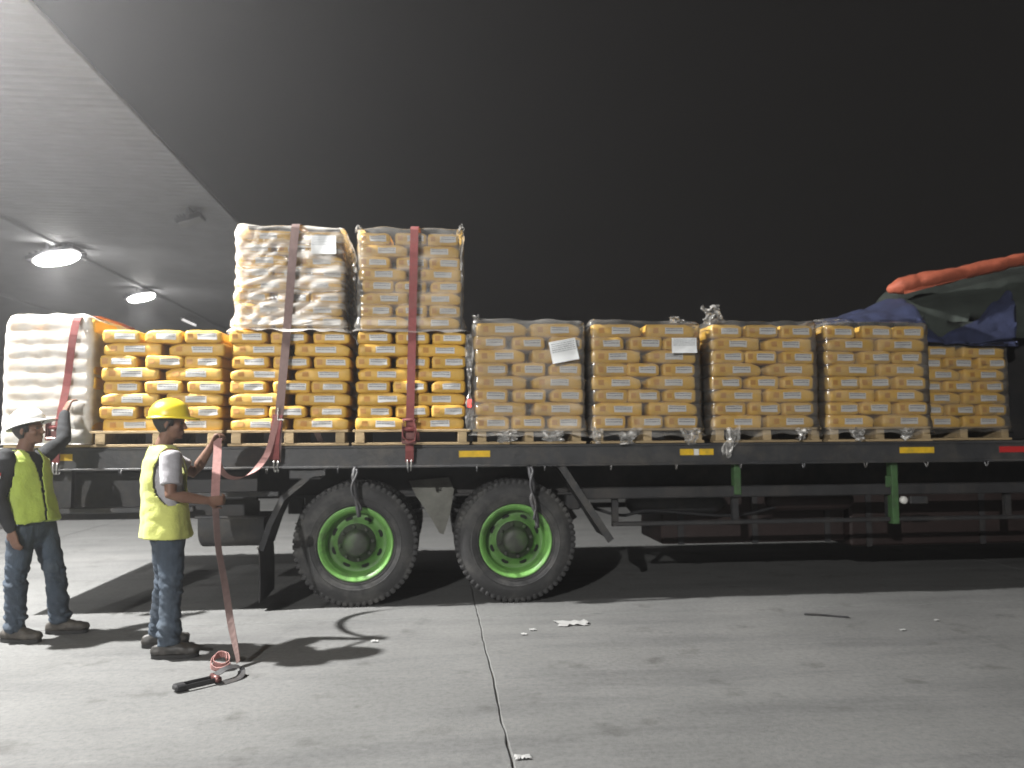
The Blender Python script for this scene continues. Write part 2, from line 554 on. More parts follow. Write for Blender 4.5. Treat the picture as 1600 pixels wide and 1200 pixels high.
    def lathe_y(s, prof, n=48, c=(0, 0, 0), closed=False, mi=0):
        """revolve (radius, y) profile about the Y axis"""
        vs_, fs_ = [], []
        m = len(prof)
        for r_, y in prof:
            for k in range(n):
                a = 2 * PI * k / n
                vs_.append((c[0] + r_ * math.cos(a), c[1] + y, c[2] + r_ * math.sin(a)))
        for i in range(m if closed else m - 1):
            j = (i + 1) % m
            for k in range(n):
                k2 = (k + 1) % n
                fs_.append((i * n + k, j * n + k, j * n + k2, i * n + k2))
        return s.add(vs_, fs_, mi)

    def grid(s, fn, nu, nv, mi=0, flip=False):
        vs_ = [fn(i / nu, j / nv) for j in range(nv + 1) for i in range(nu + 1)]
        fs_ = []
        for j in range(nv):
            for i in range(nu):
                a = j * (nu + 1) + i
                q = (a, a + 1, a + nu + 2, a + nu + 1)
                fs_.append(q[::-1] if flip else q)
        return s.add(vs_, fs_, mi)

    def mesh(s, name, mats, smooth=False):
        me = bpy.data.meshes.new(name)
        me.from_pydata(s.v, [], s.f)
        for m_ in (mats if isinstance(mats, (list, tuple)) else [mats]):
            me.materials.append(M[m_] if isinstance(m_, str) else m_)
        if any(s.mi):
            me.polygons.foreach_set('material_index', s.mi)
        if smooth and not s.flat:
            me.polygons.foreach_set('use_smooth', [True] * len(me.polygons))
        me.update()
        return me

    def build(s, name, mats, parent=None, smooth=False, loc=(0, 0, 0)):
        return link(name, s.mesh(name, mats, smooth), parent, loc)


def link(name, me, parent=None, loc=(0, 0, 0), rot=(0, 0, 0)):
    o = bpy.data.objects.new(name, me)
    COL.objects.link(o)
    o.parent = parent
    o.location = loc
    o.rotation_euler = rot
    return o


def tag(o, label=None, cat=None, group=None, kind=None):
    if label:
        assert 4 <= len(label.split()) <= 16, label
        o['label'] = label
    if cat:
        o['category'] = cat
    if group:
        o['group'] = group
    if kind:
        o['kind'] = kind
    return o


def thing(name, label, cat, loc=(0, 0, 0), group=None, rz=0.0):
    o = bpy.data.objects.new(name, None)
    COL.objects.link(o)
    o.location = loc
    o.rotation_euler = (0, 0, rz)
    return tag(o, label, cat, group)


def uv_from(me, uvs):
    l = me.uv_layers.new(name='UVMap')
    for lp in me.loops:
        l.data[lp.index].uv = uvs[lp.vertex_index]


def nz3(x, y, z):
    return noise.noise(Vector((x, y, z)))


def smooth_path(pts, sub=6):
    """Catmull-Rom through pts"""
    P = [Vector(p) for p in pts]
    P = [P[0] * 2 - P[1]] + P + [P[-1] * 2 - P[-2]]
    out = []
    for i in range(1, len(P) - 2):
        for k in range(sub):
            t = k / sub
            a, b_, c, d = P[i - 1], P[i], P[i + 1], P[i + 2]
            out.append(0.5 * ((2 * b_) + (c - a) * t + (2 * a - 5 * b_ + 4 * c - d) * t * t + (3 * b_ - a - 3 * c + d) * t ** 3))
    out.append(P[-2])
    return out


# ------------------------------------------------------------------ ground: concrete slabs with dirty joints
rng = random.Random(5)
wob = lambda i, y: (0.010 * nz3(y * 1.5, i * 3.3, 0.7) + 0.007 * nz3(y * 8.0, i * 2.1, 5.2)) if 3 < i < 8 and -9 < y < 8 else 0.0
g = MB().box(-110, 110, -40, 160, -0.30, -0.014).build('ground', 'dirt')
tag(g, kind='structure')
GX = [-29.9 + 6.05 * i for i in range(0, 11)]
GY = [-16.3, -10.6, -5.0, -0.42, 5.2, 10.9, 16.6, 22.3, 28.0, 33.7, 39.4, 45.1, 50.8]
for i in range(len(GX) - 1):
    for j in range(len(GY) - 1):
        x0, x1, y0, y1 = GX[i], GX[i + 1], GY[j], GY[j + 1]
        near = abs((x0 + x1) / 2) < 8 and -9 < (y0 + y1) / 2 < 8
        n = 90 if near else 2
        pts = []
        jx = lambda y, s_: (0.0012 + 0.005 * max(0, nz3(y * 3.1, s_, 0.3)) + 0.005 * abs(nz3(y * 13.0, s_, 9.3))) if near else 0.012
        jy = lambda x, s_: 0.0035 + (0.004 * abs(nz3(x * 9.0, s_, 4.4)) if near else 0)
        for k in range(n):
            t = k / n
            pts.append((x0 + (x1 - x0) * t, y0 + jy(x0 + (x1 - x0) * t, 1.5)))
        for k in range(n):
            t = k / n
            pts.append((x1 + wob(i + 1, y0 + (y1 - y0) * t) - jx(y0 + (y1 - y0) * t, 3.5), y0 + (y1 - y0) * t))
        for k in range(n):
            t = k / n
            pts.append((x1 - (x1 - x0) * t, y1 - jy(x1 - (x1 - x0) * t, 2.5)))
        for k in range(n):
            t = k / n
            pts.append((x0 + wob(i, y1 - (y1 - y0) * t) + jx(y1 - (y1 - y0) * t, 5.5), y1 - (y1 - y0) * t))
        N_ = len(pts)
        mb = MB()
        mb.add([(p[0], p[1], -0.005) for p in pts] + [(p[0], p[1], -0.034) for p in pts],
               [(k, N_ + k, N_ + (k + 1) % N_, (k + 1) % N_) for k in range(N_)])
        cx_, cy_ = (x0 + x1) / 2, (y0 + y1) / 2
        ins = [(p[0] + (0.006 if p[0] < cx_ else -0.006), p[1] + (0.006 if p[1] < cy_ else -0.006)) for p in pts]
        mb.add([(p[0], p[1], -0.005) for p in pts] + [(p[0], p[1], 0) for p in ins],
               [(k, (k + 1) % N_, N_ + (k + 1) % N_, N_ + k) for k in range(N_)])
        mb.add([(p[0], p[1], 0) for p in ins], [tuple(range(N_))])
        mb.build('concrete_slab', 'concrete', g)

# ------------------------------------------------------------------ canopy
can = thing('canopy', 'tall canopy with grey corrugated ceiling at upper left of the yard', 'canopy', (-5.15, 0, 7.0))
mb = MB()
prof = [(0, 0), (0.11, 0), (0.14, 0.04), (0.22, 0.04)]
ys = []
y = -18.0
while y < 52:
    for dy, dz in prof:
        ys.append((y + dy, dz))
    y += 0.25
vs_, fs_ = [], []
for yy, dz in ys:
    for xx in (0.0, -24.0):
        vs_.append((xx, yy, dz - xx * 0.004))
for yy, dz in ys:
    for xx in (0.0, -24.0):
        vs_.append((xx, yy, dz - xx * 0.004 + 0.03))
n2 = len(ys) * 2
for k in range(len(ys) - 1):
    fs_.append((2 * k, 2 * k + 1, 2 * k + 3, 2 * k + 2))
    fs_.append((n2 + 2 * k, n2 + 2 * k + 2, n2 + 2 * k + 3, n2 + 2 * k + 1))
    fs_.append((2 * k, 2 * k + 2, n2 + 2 * k + 2, n2 + 2 * k))
mb.add(vs_, fs_)
mb.build('roof_sheet', 'roof', can)
MB().box(0.002, 0.03, -18.1, 52.1, -0.012, 0.06, 0.006).build('fascia', 'roof', can)
for xb in (-5.6, -11.5, -17.5):
    MB().box(xb - 0.05, xb + 0.05, -17.8, 51.8, -0.07, -0.006).build('purlin', 'roof', can)

# far warehouse behind, closing the yard under the canopy
wh = thing('warehouse', 'dim warehouse wall with roller shutters far behind the truck', 'building', (-18, 50.5, 0))
MB().box(-12, 8.0, 1.8, 9.8, -0.02, 6.6).build('wall', 'wall', wh)
for k in range(4):
    x0 = -10.4 + k * 4.6
    sh = MB()
    for q in range(16):
        sh.box(x0, x0 + 3.2, 1.72, 1.79, 0.02 + q * 0.26, 0.26 + q * 0.26, 0.02)
    sh.build('roller_shutter', 'shutter', wh)

# lamps -----------------------------------------------------------


def flood(loc, tilt, lit, label, big=1.0, group=None, rnd=False):
    t = thing('floodlight', label, 'floodlight', loc, group)
    rot = Matrix.Rotation(tilt, 3, 'Y')
    MB().box(-0.30 * big, 0.30 * big, -0.22 * big, 0.22 * big, -0.06, 0.07, 0.02, rot=rot, org=(0, 0, 0)).build('housing', 'lamp_body', t)
    if rnd:
        ln_ = MB().lathe_y([(0.20 * big, -0.061), (0.27 * big, -0.075), (0.26 * big, -0.11), (0.15 * big, -0.15), (0.0, -0.165)], 28)
        ln_.v = [tuple(rot @ Vector((p[0], p[2], p[1]))) for p in ln_.v]
        ln_.build('lens', lit, t, True)
    else:
        MB().box(-0.27 * big, 0.27 * big, -0.19 * big, 0.19 * big, -0.075, -0.061, 0.004, rot=rot, org=(0, 0, 0)).build('lens', lit, t)
    fins = MB()
    for k in range(7):
        fins.box(-0.24 * big + k * 0.075 * big, -0.22 * big + k * 0.075 * big, -0.2 * big, 0.2 * big, 0.071, 0.13, rot=rot, org=(0, 0, 0))
    fins.build('cooling_fins', 'lamp_body', t)
    br = MB()
    for sy in (-1, 1):
        br.box(-0.03, 0.03, sy * 0.24 * big - 0.008, sy * 0.24 * big + 0.008, -0.02, 0.24)
    br.box(-0.03, 0.03, -0.25 * big, 0.25 * big, 0.235, 0.25)
    br.build('bracket', 'roof_steel', t)
    return t


flood((-10.9, 15.9, 6.72), R(-16), 'lamp_on', 'large glaring lit floodlight under the canopy, nearest in view', 2.2, rnd=True)
flood((-10.9, 22.2, 6.72), R(-16), 'lamp_on', 'smaller lit floodlight farther along under the canopy', 1.7, rnd=True)
flood((-10.9, 4.0, 6.72), 0.0, 'lamp_on', 'lit floodlight under canopy out of view beside the trailer', 1.0)
flood((-10.9, -6.0, 6.72), 0.0, 'lamp_on', 'lit floodlight under canopy out of view near the camera', 1.0)
flood((-5.9, 11.8, 6.72), R(-18), 'lamp_off', 'unlit dark floodlight hanging by the canopy edge', 1.0)
flood((-5.75, -0.55, 6.72), R(-12), 'lamp_on', 'lit floodlight at canopy edge above the trailer tail', 1.0)
flood((-6.2, -16.0, 6.72), R(-20), 'lamp_on', 'lit floodlight at canopy edge behind the camera', 1.0)


def batten(loc, ln, label):
    t = thing('batten_light', label, 'light', loc, 'dim batten lights far under the canopy')
    MB().box(-0.09, 0.09, -ln / 2, ln / 2, 0.0, 0.08, 0.01).build('housing', 'lamp_body', t)
    MB().tube([(0, -ln / 2 + 0.03, -0.035), (0, ln / 2 - 0.03, -0.035)], 0.035, 8).build('light_tube', 'lamp_dim', t)


batten((-11.3, 29.0, 6.75), 1.9, 'dim batten light beyond the smaller floodlight, upper one')
batten((-12.2, 33.0, 6.75), 2.0, 'dim batten light just above the unwrapped bags, left one')
batten((-10.5, 33.5, 6.75), 2.0, 'dim batten light just above the unwrapped bags, right one')

# ------------------------------------------------------------------ flatbed trailer
XR, XF = -3.72, 7.6      # tail and front end
DZ = 1.42
tr = thing('flatbed_trailer', 'long dark flatbed trailer with green wheel rims carrying bagged pallets', 'trailer', (0, 0, 0))
MB().box(XR, XF, 0.06, 2.42, DZ - 0.05, DZ, 0.004).build('deck', 'deck', tr)
for s_, yb in ((-1, 0.0), (1, 2.48)):
    r_ = MB()
    y0, y1 = (yb, yb + 0.055) if s_ < 0 else (yb - 0.055, yb)
    r_.box(XR, XF, y0 + 0.012, y1, 1.235, 1.418, 0.006)
    r_.box(XR - 0.002, XF, y0 - 0.004, y1 - 0.003, 1.404, 1.425, 0.004)
    r_.box(XR - 0.002, XF, y0 - 0.004, y1 - 0.003, 1.226, 1.246, 0.004)
    r_.build('side_rail', 'steel', tr)
MB().box(XR - 0.05, XR + 0.001, 0.004, 2.476, 1.20, 1.428, 0.006).build('tail_rail', 'steel', tr)
for k in range(22):
    x = XR + 0.3 + k * 0.52
    MB().box(x - 0.03, x + 0.03, 0.07, 2.41, 1.245, 1.368).build('cross_member', 'steel_deep', tr)
for yb in (0.78, 1.70):
    c_ = MB()
    c_.box(XR + 0.05, XF, yb - 0.012, yb + 0.012, 0.93, 1.243)
    c_.box(XR + 0.05, XF, yb - 0.07, yb + 0.07, 1.222, 1.242)
    c_.box(XR + 0.05, XF, yb - 0.07, yb + 0.07, 0.915, 0.935)
    c_.build('chassis_beam', 'steel_deep', tr)
# rope hooks under the rail
for k in range(18):
    x = XR + 0.42 + k * 0.61
    if abs(x + 0.72) < 0.1 or abs(x - 0.72) < 0.1:
        continue
    hk = MB().tube(smooth_path([(x, 0.02, 1.25), (x, -0.012, 1.215), (x, -0.03, 1.19), (x, -0.05, 1.205), (x, -0.055, 1.23)], 3), 0.007, 6)
    hk.build('rope_hook', 'steel', tr, True)
# reflective tape on the rail
for x0, x1, m_ in ((-3.35, -3.26, 'refl_y'), (-3.20, -3.10, 'refl_y'), (0.20, 0.48, 'refl_y'), (2.24, 2.37, 'refl_y'), (2.372, 2.42, 'refl_w'),
                   (2.422, 2.56, 'refl_y'), (4.39, 4.74, 'refl_y'), (5.41, 5.9, 'refl_r')):
    MB().box(x0, x1, 0.0075, 0.0115, 1.315, 1.372, 0.001).build('reflective_tape', m_, tr)

# wheels
tread = []


def tyre_mesh():
    mb = MB()
    W = 0.27
    prof = [(0.325, 0.035), (0.345, 0.018), (0.40, 0.004), (0.455, 0.004), (0.490, 0.016), (0.512, 0.030), (0.530, 0.036), (0.543, 0.052),
            (0.548, 0.075), (0.550, W / 2)]
    prof = prof + [(r_, W - y_) for r_, y_ in prof[::-1][1:]]
    mb.lathe_y(prof, 72)
    # shoulder lugs all round
    for side in (0, 1):
        for k in range(60):
            a = 2 * PI * k / 60
            rot = Matrix.Rotation(-a, 3, 'Y')
            ya, yb = (0.029, 0.105) if side == 0 else (W - 0.105, W - 0.029)
            b0 = MB().box(0.500, 0.5525, ya, yb, -0.020, 0.020, 0.004)
            mb.add([rot @ Vector(p) for p in b0.v], b0.f)
    for k in range(64):
        a = 2 * PI * k / 64
        rot = Matrix.Rotation(-a, 3, 'Y')
        b0 = MB().box(0.545, 0.5525, 0.115, W - 0.115, -0.020, 0.020, 0.004)
        mb.add([rot @ Vector(p) for p in b0.v], b0.f)
    # raised bead rings and a few raised marks on the sidewall
    mb.lathe_y([(0.395, 0.006), (0.398, 0.0005), (0.406, 0.0005), (0.409, 0.006)], 64)
    mb.lathe_y([(0.345, 0.020), (0.347, 0.012), (0.354, 0.012), (0.357, 0.020)], 64)
    return mb.mesh('tyre', 'rubber', True)


def rim_mesh():
    mb = MB()
    mb.lathe_y([(0.300, 0.032), (0.318, 0.014), (0.329, 0.012), (0.333, 0.020), (0.328, 0.045)], 64)
    mb.lathe_y([(0.300, 0.032), (0.294, 0.050), (0.280, 0.060), (0.274, 0.085), (0.268, 0.150), (0.262, 0.165)], 64)
    mb.lathe_y([(0.300, 0.032), (0.296, 0.036), (0.290, 0.050), (0.286, 0.056)], 64)
    # dished disc
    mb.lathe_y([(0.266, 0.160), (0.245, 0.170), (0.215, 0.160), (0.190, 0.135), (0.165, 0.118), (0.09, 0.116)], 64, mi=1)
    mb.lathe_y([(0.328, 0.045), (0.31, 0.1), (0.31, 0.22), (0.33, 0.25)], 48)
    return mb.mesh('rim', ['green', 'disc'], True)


def holes_mesh():
    mb = MB()
    for k in range(8):
        a = 2 * PI * k / 8 + 0.2
        ca, sa = math.cos(a), math.sin(a)
        c = Vector((0.219 * ca, 0.156, 0.219 * sa))
        rad = Vector((ca, 0.28, sa)).normalized()
        tan = Vector((-sa, 0, ca))
        pts = [c + tan * 0.036 * math.cos(q * PI / 8) + rad * 0.020 * math.sin(q * PI / 8) for q in range(16)]
        pts2 = [p + Vector((0, 0.022, 0)) for p in pts]
        mb.add(pts + pts2, [tuple(range(16)), tuple(range(31, 15, -1))] + [(q, 16 + q, 16 + (q + 1) % 16, (q + 1) % 16) for q in range(16)])
    return mb.mesh('hand_hole', 'hole')


def hub_mesh():
    mb = MB()
    mb.lathe_y([(0.172, 0.117), (0.168, 0.098), (0.128, 0.092), (0.122, 0.065), (0.108, 0.034), (0.090, 0.022), (0.045, 0.016), (0.0, 0.016)], 32)
    return mb.mesh('hub', 'hub', True)


def nut_mesh():
    mb = MB()
    for k in range(8):
        a = 2 * PI * k / 8
        c = Vector((0.148 * math.cos(a), 0, 0.148 * math.sin(a)))
        pr = [(0.017, 0.096), (0.017, 0.072), (0.009, 0.068), (0.009, 0.055), (0, 0.055)]
        mb.lathe_y(pr, 6, c)
    return mb.mesh('wheel_nuts', 'hub')


TY, RM, HL, HB, NT = tyre_mesh(), rim_mesh(), holes_mesh(), hub_mesh(), nut_mesh()
wr = random.Random(3)
for ix, x in enumerate((-0.715, 0.715)):
    for iy, (y, flip) in enumerate(((0.055, 0), (0.62, 1), (1.86, 0), (2.425, 1))):
        e = bpy.data.objects.new('wheel', None)
        COL.objects.link(e)
        e.parent = tr
        e.location = (x, y, 0.552)
        ang = wr.uniform(0, 6)
        e.rotation_euler = (0, ang, PI if flip else 0)
        link('tyre', TY, e)
        rm_ = link('rim', RM, e)
        link('hand_hole', HL, e)
        if iy == 0 or iy == 3:
            link('hub', HB, e)
            link('wheel_nuts', NT, e)
    MB().tube([(x, 0.10, 0.556), (x, 2.38, 0.556)], 0.065, 12).build('axle', 'steel_deep', tr, True)
    # leaf spring packs
    for yb in (0.78, 1.70):
        ls = MB()
        for q in range(7):
            hl = 0.60 - q * 0.065
            pts = [(x + t * hl, yb, 0.70 - q * 0.014 + 0.10 * t * t * (hl / 0.6) ** 2) for t in (-1, -0.66, -0.33, 0, 0.33, 0.66, 1)]
            ls.ribbon(pts, (0, 1, 0), 0.09, 0.012)
        ls.build('leaf_spring', 'steel_deep', tr)
for x in (-1.36, 0.0, 1.36):
    for yb in (0.78, 1.70):
        MB().box(x - 0.07, x + 0.07, yb - 0.05, yb + 0.05, 0.76, 0.914, 0.01).build('spring_hanger', 'steel_deep', tr)
# grey shield hanging between the tyres
pts = [(-0.27, 1.07), (0.12, 1.10), (0.17, 0.98), (0.13, 0.74), (0.07, 0.55), (0.03, 0.56), (-0.06, 0.72), (-0.20, 0.92)]
n_ = len(pts)
mb = MB().add([(p[0], 0.66 + 0.01 * math.sin(i), p[1]) for i, p in enumerate(pts)] + [(p[0], 0.675 + 0.01 * math.sin(i), p[1]) for i, p in enumerate(pts)],
              [tuple(range(n_)), tuple(range(2 * n_ - 1, n_ - 1, -1))] + [(i, n_ + i, n_ + (i + 1) % n_, (i + 1) % n_) for i in range(n_)])
mb.build('mud_shield', 'flapgrey', tr)
# mudguards, sloping plates and flaps
for yy in (0.02, 1.84):
    mg = MB().ribbon([(-0.98, yy + 0.31, 1.215), (-1.10, yy + 0.31, 1.20), (-1.36, yy + 0.31, 0.98), (-1.46, yy + 0.31, 0.76), (-1.535, yy + 0.31, 0.52)], (0, 1, 0), 0.62, 0.006)
    mg.ribbon([(-0.98, yy + 0.006, 1.19), (-1.10, yy + 0.006, 1.175), (-1.35, yy + 0.006, 0.965), (-1.45, yy + 0.006, 0.75), (-1.525, yy + 0.006, 0.52)], (0.5, 0, 0.5), 0.05, 0.012)
    mg.build('mudguard', 'steel', tr)
    fl = MB().grid(lambda u, v: (-1.545 + 0.015 * math.sin(v * 2.2) + 0.008 * math.sin(u * 5), yy + 0.0 + 0.62 * u, 0.54 - 0.47 * v), 6, 8)
    fl.grid(lambda u, v: (-1.535 + 0.015 * math.sin(v * 2.2) + 0.008 * math.sin(u * 5), yy + 0.0 + 0.62 * u, 0.54 - 0.47 * v), 6, 8, flip=True)
    for (u0, v0, u1, v1) in ((0, 0, 0, 1), (1, 0, 1, 1)):
        fl.grid(lambda u, v, u0=u0: (-1.545 + 0.01 * u + 0.015 * math.sin(v * 2.2) + 0.008 * math.sin(u0 * 5), yy + 0.62 * u0, 0.54 - 0.47 * v), 1, 8)
    fl.build('mud_flap', 'flap', tr, True)
    MB().tube([(-1.55, yy - 0.004, 0.545), (-1.55, yy + 0.625, 0.545)], 0.010, 8).build('flap_rod', 'zinc', tr)
    MB().ribbon([(1.10, yy + 0.31, 1.215), (1.20, yy + 0.31, 1.16), (1.45, yy + 0.31, 0.75), (1.575, yy + 0.31, 0.55)], (0, 1, 0), 0.60, 0.006).build('mudguard', 'steel', tr)
    MB().ribbon([(1.13, yy - 0.004, 1.225), (1.58, yy - 0.004, 0.545)], (1, 0, 0.6), 0.065, 0.012).build('guard_stay', 'steel', tr)
# rear corner lamp box / gusset behind the mudguard
MB().box(-1.30, -1.02, 0.06, 0.12, 1.13, 1.225, 0.012).build('lamp_box', 'steel', tr)
# rear sub-frame, tray and bars
MB().box(-3.60, -1.62, 0.30, 0.34, 0.78, 1.20, 0.006).build('subframe_plate', 'steel_deep', tr)
MB().box(-3.62, -2.12, 0.10, 0.17, 0.855, 0.905, 0.008).build('side_bar', 'steel', tr)
MB().box(-2.12, -1.38, 0.03, 0.08, 0.985, 1.03, 0.006).build('side_bar', 'steel', tr)
for x in (-3.2, -2.4):
    MB().box(x - 0.03, x + 0.03, 0.16, 0.22, 0.84, 1.236).build('bar_bracket', 'steel_deep', tr)
MB().box(-3.70, -3.60, 0.05, 2.43, 0.74, 0.86, 0.01).build('rear_bumper', 'steel', tr)
for yb in (0.5, 1.98):
    MB().box(-3.67, -3.61, yb - 0.04, yb + 0.04, 0.86, 1.22).build('bumper_bracket', 'steel_deep', tr)
ty = MB()


def tray(u, v):
    a = u * PI
    return (-2.07 + 0.56 * v, 0.30 - 0.24 * math.cos(a), 0.80 - 0.27 * math.sin(a) ** 0.6)


ty.grid(tray, 16, 6)
ty.grid(lambda u, v: tuple(Vector(tray(u, v)) + Vector((0, 0, 0.012))), 16, 6, flip=True)
for v in (0, 1):
    pe = [tray(u / 16, v) for u in range(17)]
    ty.add(pe, [tuple(range(17))])
ty.build('tool_tray', 'steel', tr, True)
MB().tube([(-2.09, 0.055, 0.815), (-1.50, 0.055, 0.805)], 0.014, 8).build('tray_rim', 'steel', tr, True)
MB().box(-1.95, -1.6, 0.29, 0.31, 0.79, 0.93).build('tray_bracket', 'steel_deep', tr)
# side guards ahead of the wheels
MB().box(1.30, XF, 0.10, 0.15, 0.915, 1.02, 0.01).build('side_guard', 'steel_deep', tr)
MB().box(1.62, XF, 0.12, 0.16, 0.66, 0.70, 0.008).build('side_guard', 'steel_deep', tr)
for x in (1.66, 2.82, 4.37, 5.6):
    MB().box(x - 0.03, x + 0.03, 0.165, 0.21, 0.655, 0.93).build('guard_bracket', 'steel_deep', tr)
for yb in (2.32,):
    MB().box(1.30, XF, yb, yb + 0.05, 0.915, 1.02, 0.01).build('side_guard', 'steel_deep', tr)
    MB().box(1.62, XF, yb, yb + 0.04, 0.62, 0.68, 0.01).build('side_guard', 'steel_deep', tr)
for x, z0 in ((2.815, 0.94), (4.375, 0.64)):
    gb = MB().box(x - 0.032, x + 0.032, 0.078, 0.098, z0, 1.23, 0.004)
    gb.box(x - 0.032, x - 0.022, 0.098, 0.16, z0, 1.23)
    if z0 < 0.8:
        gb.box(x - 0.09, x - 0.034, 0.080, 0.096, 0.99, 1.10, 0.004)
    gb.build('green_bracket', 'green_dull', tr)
# air tanks and hoses
MB().tube([(2.0, 0.62, 0.84), (2.75, 0.62, 0.84)], 0.13, 18, 'round').build('air_tank', 'steel_deep', tr, True)
MB().tube([(3.4, 0.56, 0.84), (4.1, 0.56, 0.84)], 0.11, 18, 'round').build('air_tank', 'steel_red', tr, True)
MB().tube(smooth_path([(1.5, 0.55, 0.8), (1.8, 0.5, 0.72), (2.1, 0.5, 0.76), (2.9, 0.5, 0.7), (3.4, 0.5, 0.78)]), 0.015, 8).build('air_hose', 'black', tr, True)
MB().lathe_y([(0.0, 0.06), (0.028, 0.062), (0.036, 0.075), (0.036, 0.10)], 16, (4.46, 0.0, 0.865)).build('marker_lamp', 'refl_w', tr, True)
MB().box(4.52, 4.70, 0.07, 0.10, 0.83, 0.90, 0.006).build('bracket_plate', 'steel', tr)
for x0, x1, z0, m_ in ((2.30, 4.28, 0.38, 'steel_red'), (4.34, 7.3, 0.32, 'steel_red')):  # boxes added to block the lit ground behind and darken the underside
    ub = MB().box(x0, x1, 0.84, 1.64, z0, 0.912, 0.02)
    ub.build('underbody_box', m_, tr)
    for k in range(3):
        xx = x0 + 0.2 + k * (x1 - x0 - 0.4) / 2
        MB().box(xx - 0.03, xx + 0.03, 0.825, 0.839, z0 - 0.004, 0.911).build('box_band', 'steel_deep', tr)
# strap winch and dangling rubber ropes over the tyres
for pts in ([(-0.715, 0.0, 1.235), (-0.725, -0.03, 1.15), (-0.71, -0.035, 1.02), (-0.69, -0.03, 0.90), (-0.675, -0.03, 0.80)],
            [(0.83, 0.0, 1.235), (0.84, -0.03, 1.16), (0.87, -0.035, 1.04), (0.85, -0.035, 0.93), (0.89, -0.03, 0.80), (0.90, -0.03, 0.68)]):
    p_ = smooth_path(pts, 5)
    rp = MB().tube(p_, [0.018 + 0.012 * abs(nz3(i * 0.7, pts[0][0], 0)) for i in range(len(p_))], 8)
    q_ = [Vector(p) + Vector((0.028 * math.sin(i * 0.5), -0.014, 0)) for i, p in enumerate(p_)]
    rp.tube(q_[1:-3], 0.012, 8)
    rp.build('dangling_rope', 'flap', tr, True)
# headboard at the front
hb = MB().box(6.35, 6.43, 0.05, 2.43, 1.43, 2.75, 0.01)
for yb in (0.06, 0.62, 1.2, 1.8, 2.36):
    hb.box(6.29, 6.35, yb, yb + 0.06, 1.43, 2.75)
hb.build('headboard', 'steel_deep', tr)

# ------------------------------------------------------------------ pallets
PB = [MB().box(-0.53, 0.53, -0.045, 0.045, -0.011, 0.011, 0.003).mesh('board', 'wood'),
      MB().box(-0.53, 0.53, -0.055, 0.055, -0.011, 0.011, 0.003).mesh('board', 'wood')]
ST = MB().box(-0.040, 0.040, -0.46, 0.46, -0.0465, 0.0465, 0.003).mesh('stringer', 'wood')
prng = random.Random(11)


def pallet(cx, y0, z0, label, w_=1.06, rz=0.0):
    t = thing('wooden_pallet', label, 'pallet', (cx, y0 + 0.47, z0), 'wooden pallets on the trailer deck', rz)
    k = w_ / 1.06
    for q in range(6):
        o = link('board', PB[q % 2], t, (prng.uniform(-0.006, 0.006), -0.415 + q * 0.166, 0.128))
        o.scale = (k, 1, 1)
    for x in (-0.455, 0.0, 0.455):
        link('stringer', ST, t, ((x + prng.uniform(-0.015, 0.015)) * k, 0, 0.0695))
    for y_ in (-0.413, 0, 0.413):
        o = link('board', PB[0], t, (prng.uniform(-0.006, 0.006), y_, 0.0115))
        o.scale = (k, 1, 1)
    return t


# ------------------------------------------------------------------ bags
BL, BW = 0.497, 0.330


def bag_fn(lx, ly, h, seed):
    """a plump block-bottom sack: maps unit-cube surface to shape"""
    def fn(x, y, z):
        hf = (lx / 2, ly / 2, h / 2)
        rr = 0.027
        p = [x * hf[0], y * hf[1], z * hf[2]]
        q = [max(-(hf[i] - rr), min(hf[i] - rr, p[i])) for i in range(3)]
        n = Vector([p[i] - q[i] for i in range(3)])
        n = n.normalized() * rr if n.length > 1e-6 else n
        px, py, zz = q[0] + n.x, q[1] + n.y, q[2] + n.z
        zz += z * 0.0035 * (1 - x * x) * (1 - y * y)
        d = 0.006
        px += d * nz3(x * 1.6 + seed, y * 1.6, z * 1.4)
        py += d * nz3(x * 1.6, y * 1.6 + seed * 2.1, z * 1.4 + 7)
        zz += 0.006 * nz3(x * 2.2 + seed * 3.3, y * 2.2 + 5, z)
        e = x if math.sin(seed * 7.7) > -0.45 else -x
        f = max(0.0, e - 0.62) / 0.38
        if z > 0:
            zz -= f * h * (0.17 + 0.10 * math.sin(seed * 5)) * z
        else:
            zz -= f * h * 0.05 * z
        return Vector((px, py, zz))
    return fn


def cube_surface(fn, nx, ny, nz):
    vs_, fs_, idx = [], [], {}

    def vid(i, j, k):
        key = (i, j, k)
        if key not in idx:
            idx[key] = len(vs_)
            # crowd samples towards the edges
            c = [2 * i / nx - 1, 2 * j / ny - 1, 2 * k / nz - 1]
            c = [math.copysign(1 - (1 - abs(q)) ** 1.7, q) for q in c]
            vs_.append(fn(*c))
        return idx[key]
    for i in range(nx):
        for j in range(ny):
            fs_.append((vid(i, j, 0), vid(i, j + 1, 0), vid(i + 1, j + 1, 0), vid(i + 1, j, 0)))
            fs_.append((vid(i, j, nz), vid(i + 1, j, nz), vid(i + 1, j + 1, nz), vid(i, j + 1, nz)))
    for i in range(nx):
        for k in range(nz):
            fs_.append((vid(i, 0, k), vid(i + 1, 0, k), vid(i + 1, 0, k + 1), vid(i, 0, k + 1)))
            fs_.append((vid(i, ny, k), vid(i, ny, k + 1), vid(i + 1, ny, k + 1), vid(i + 1, ny, k)))
    for j in range(ny):
        for k in range(nz):
            fs_.append((vid(0, j, k), vid(0, j, k + 1), vid(0, j + 1, k + 1), vid(0, j + 1, k)))
            fs_.append((vid(nx, j, k), vid(nx, j + 1, k), vid(nx, j + 1, k + 1), vid(nx, j, k + 1)))
    return vs_, fs_


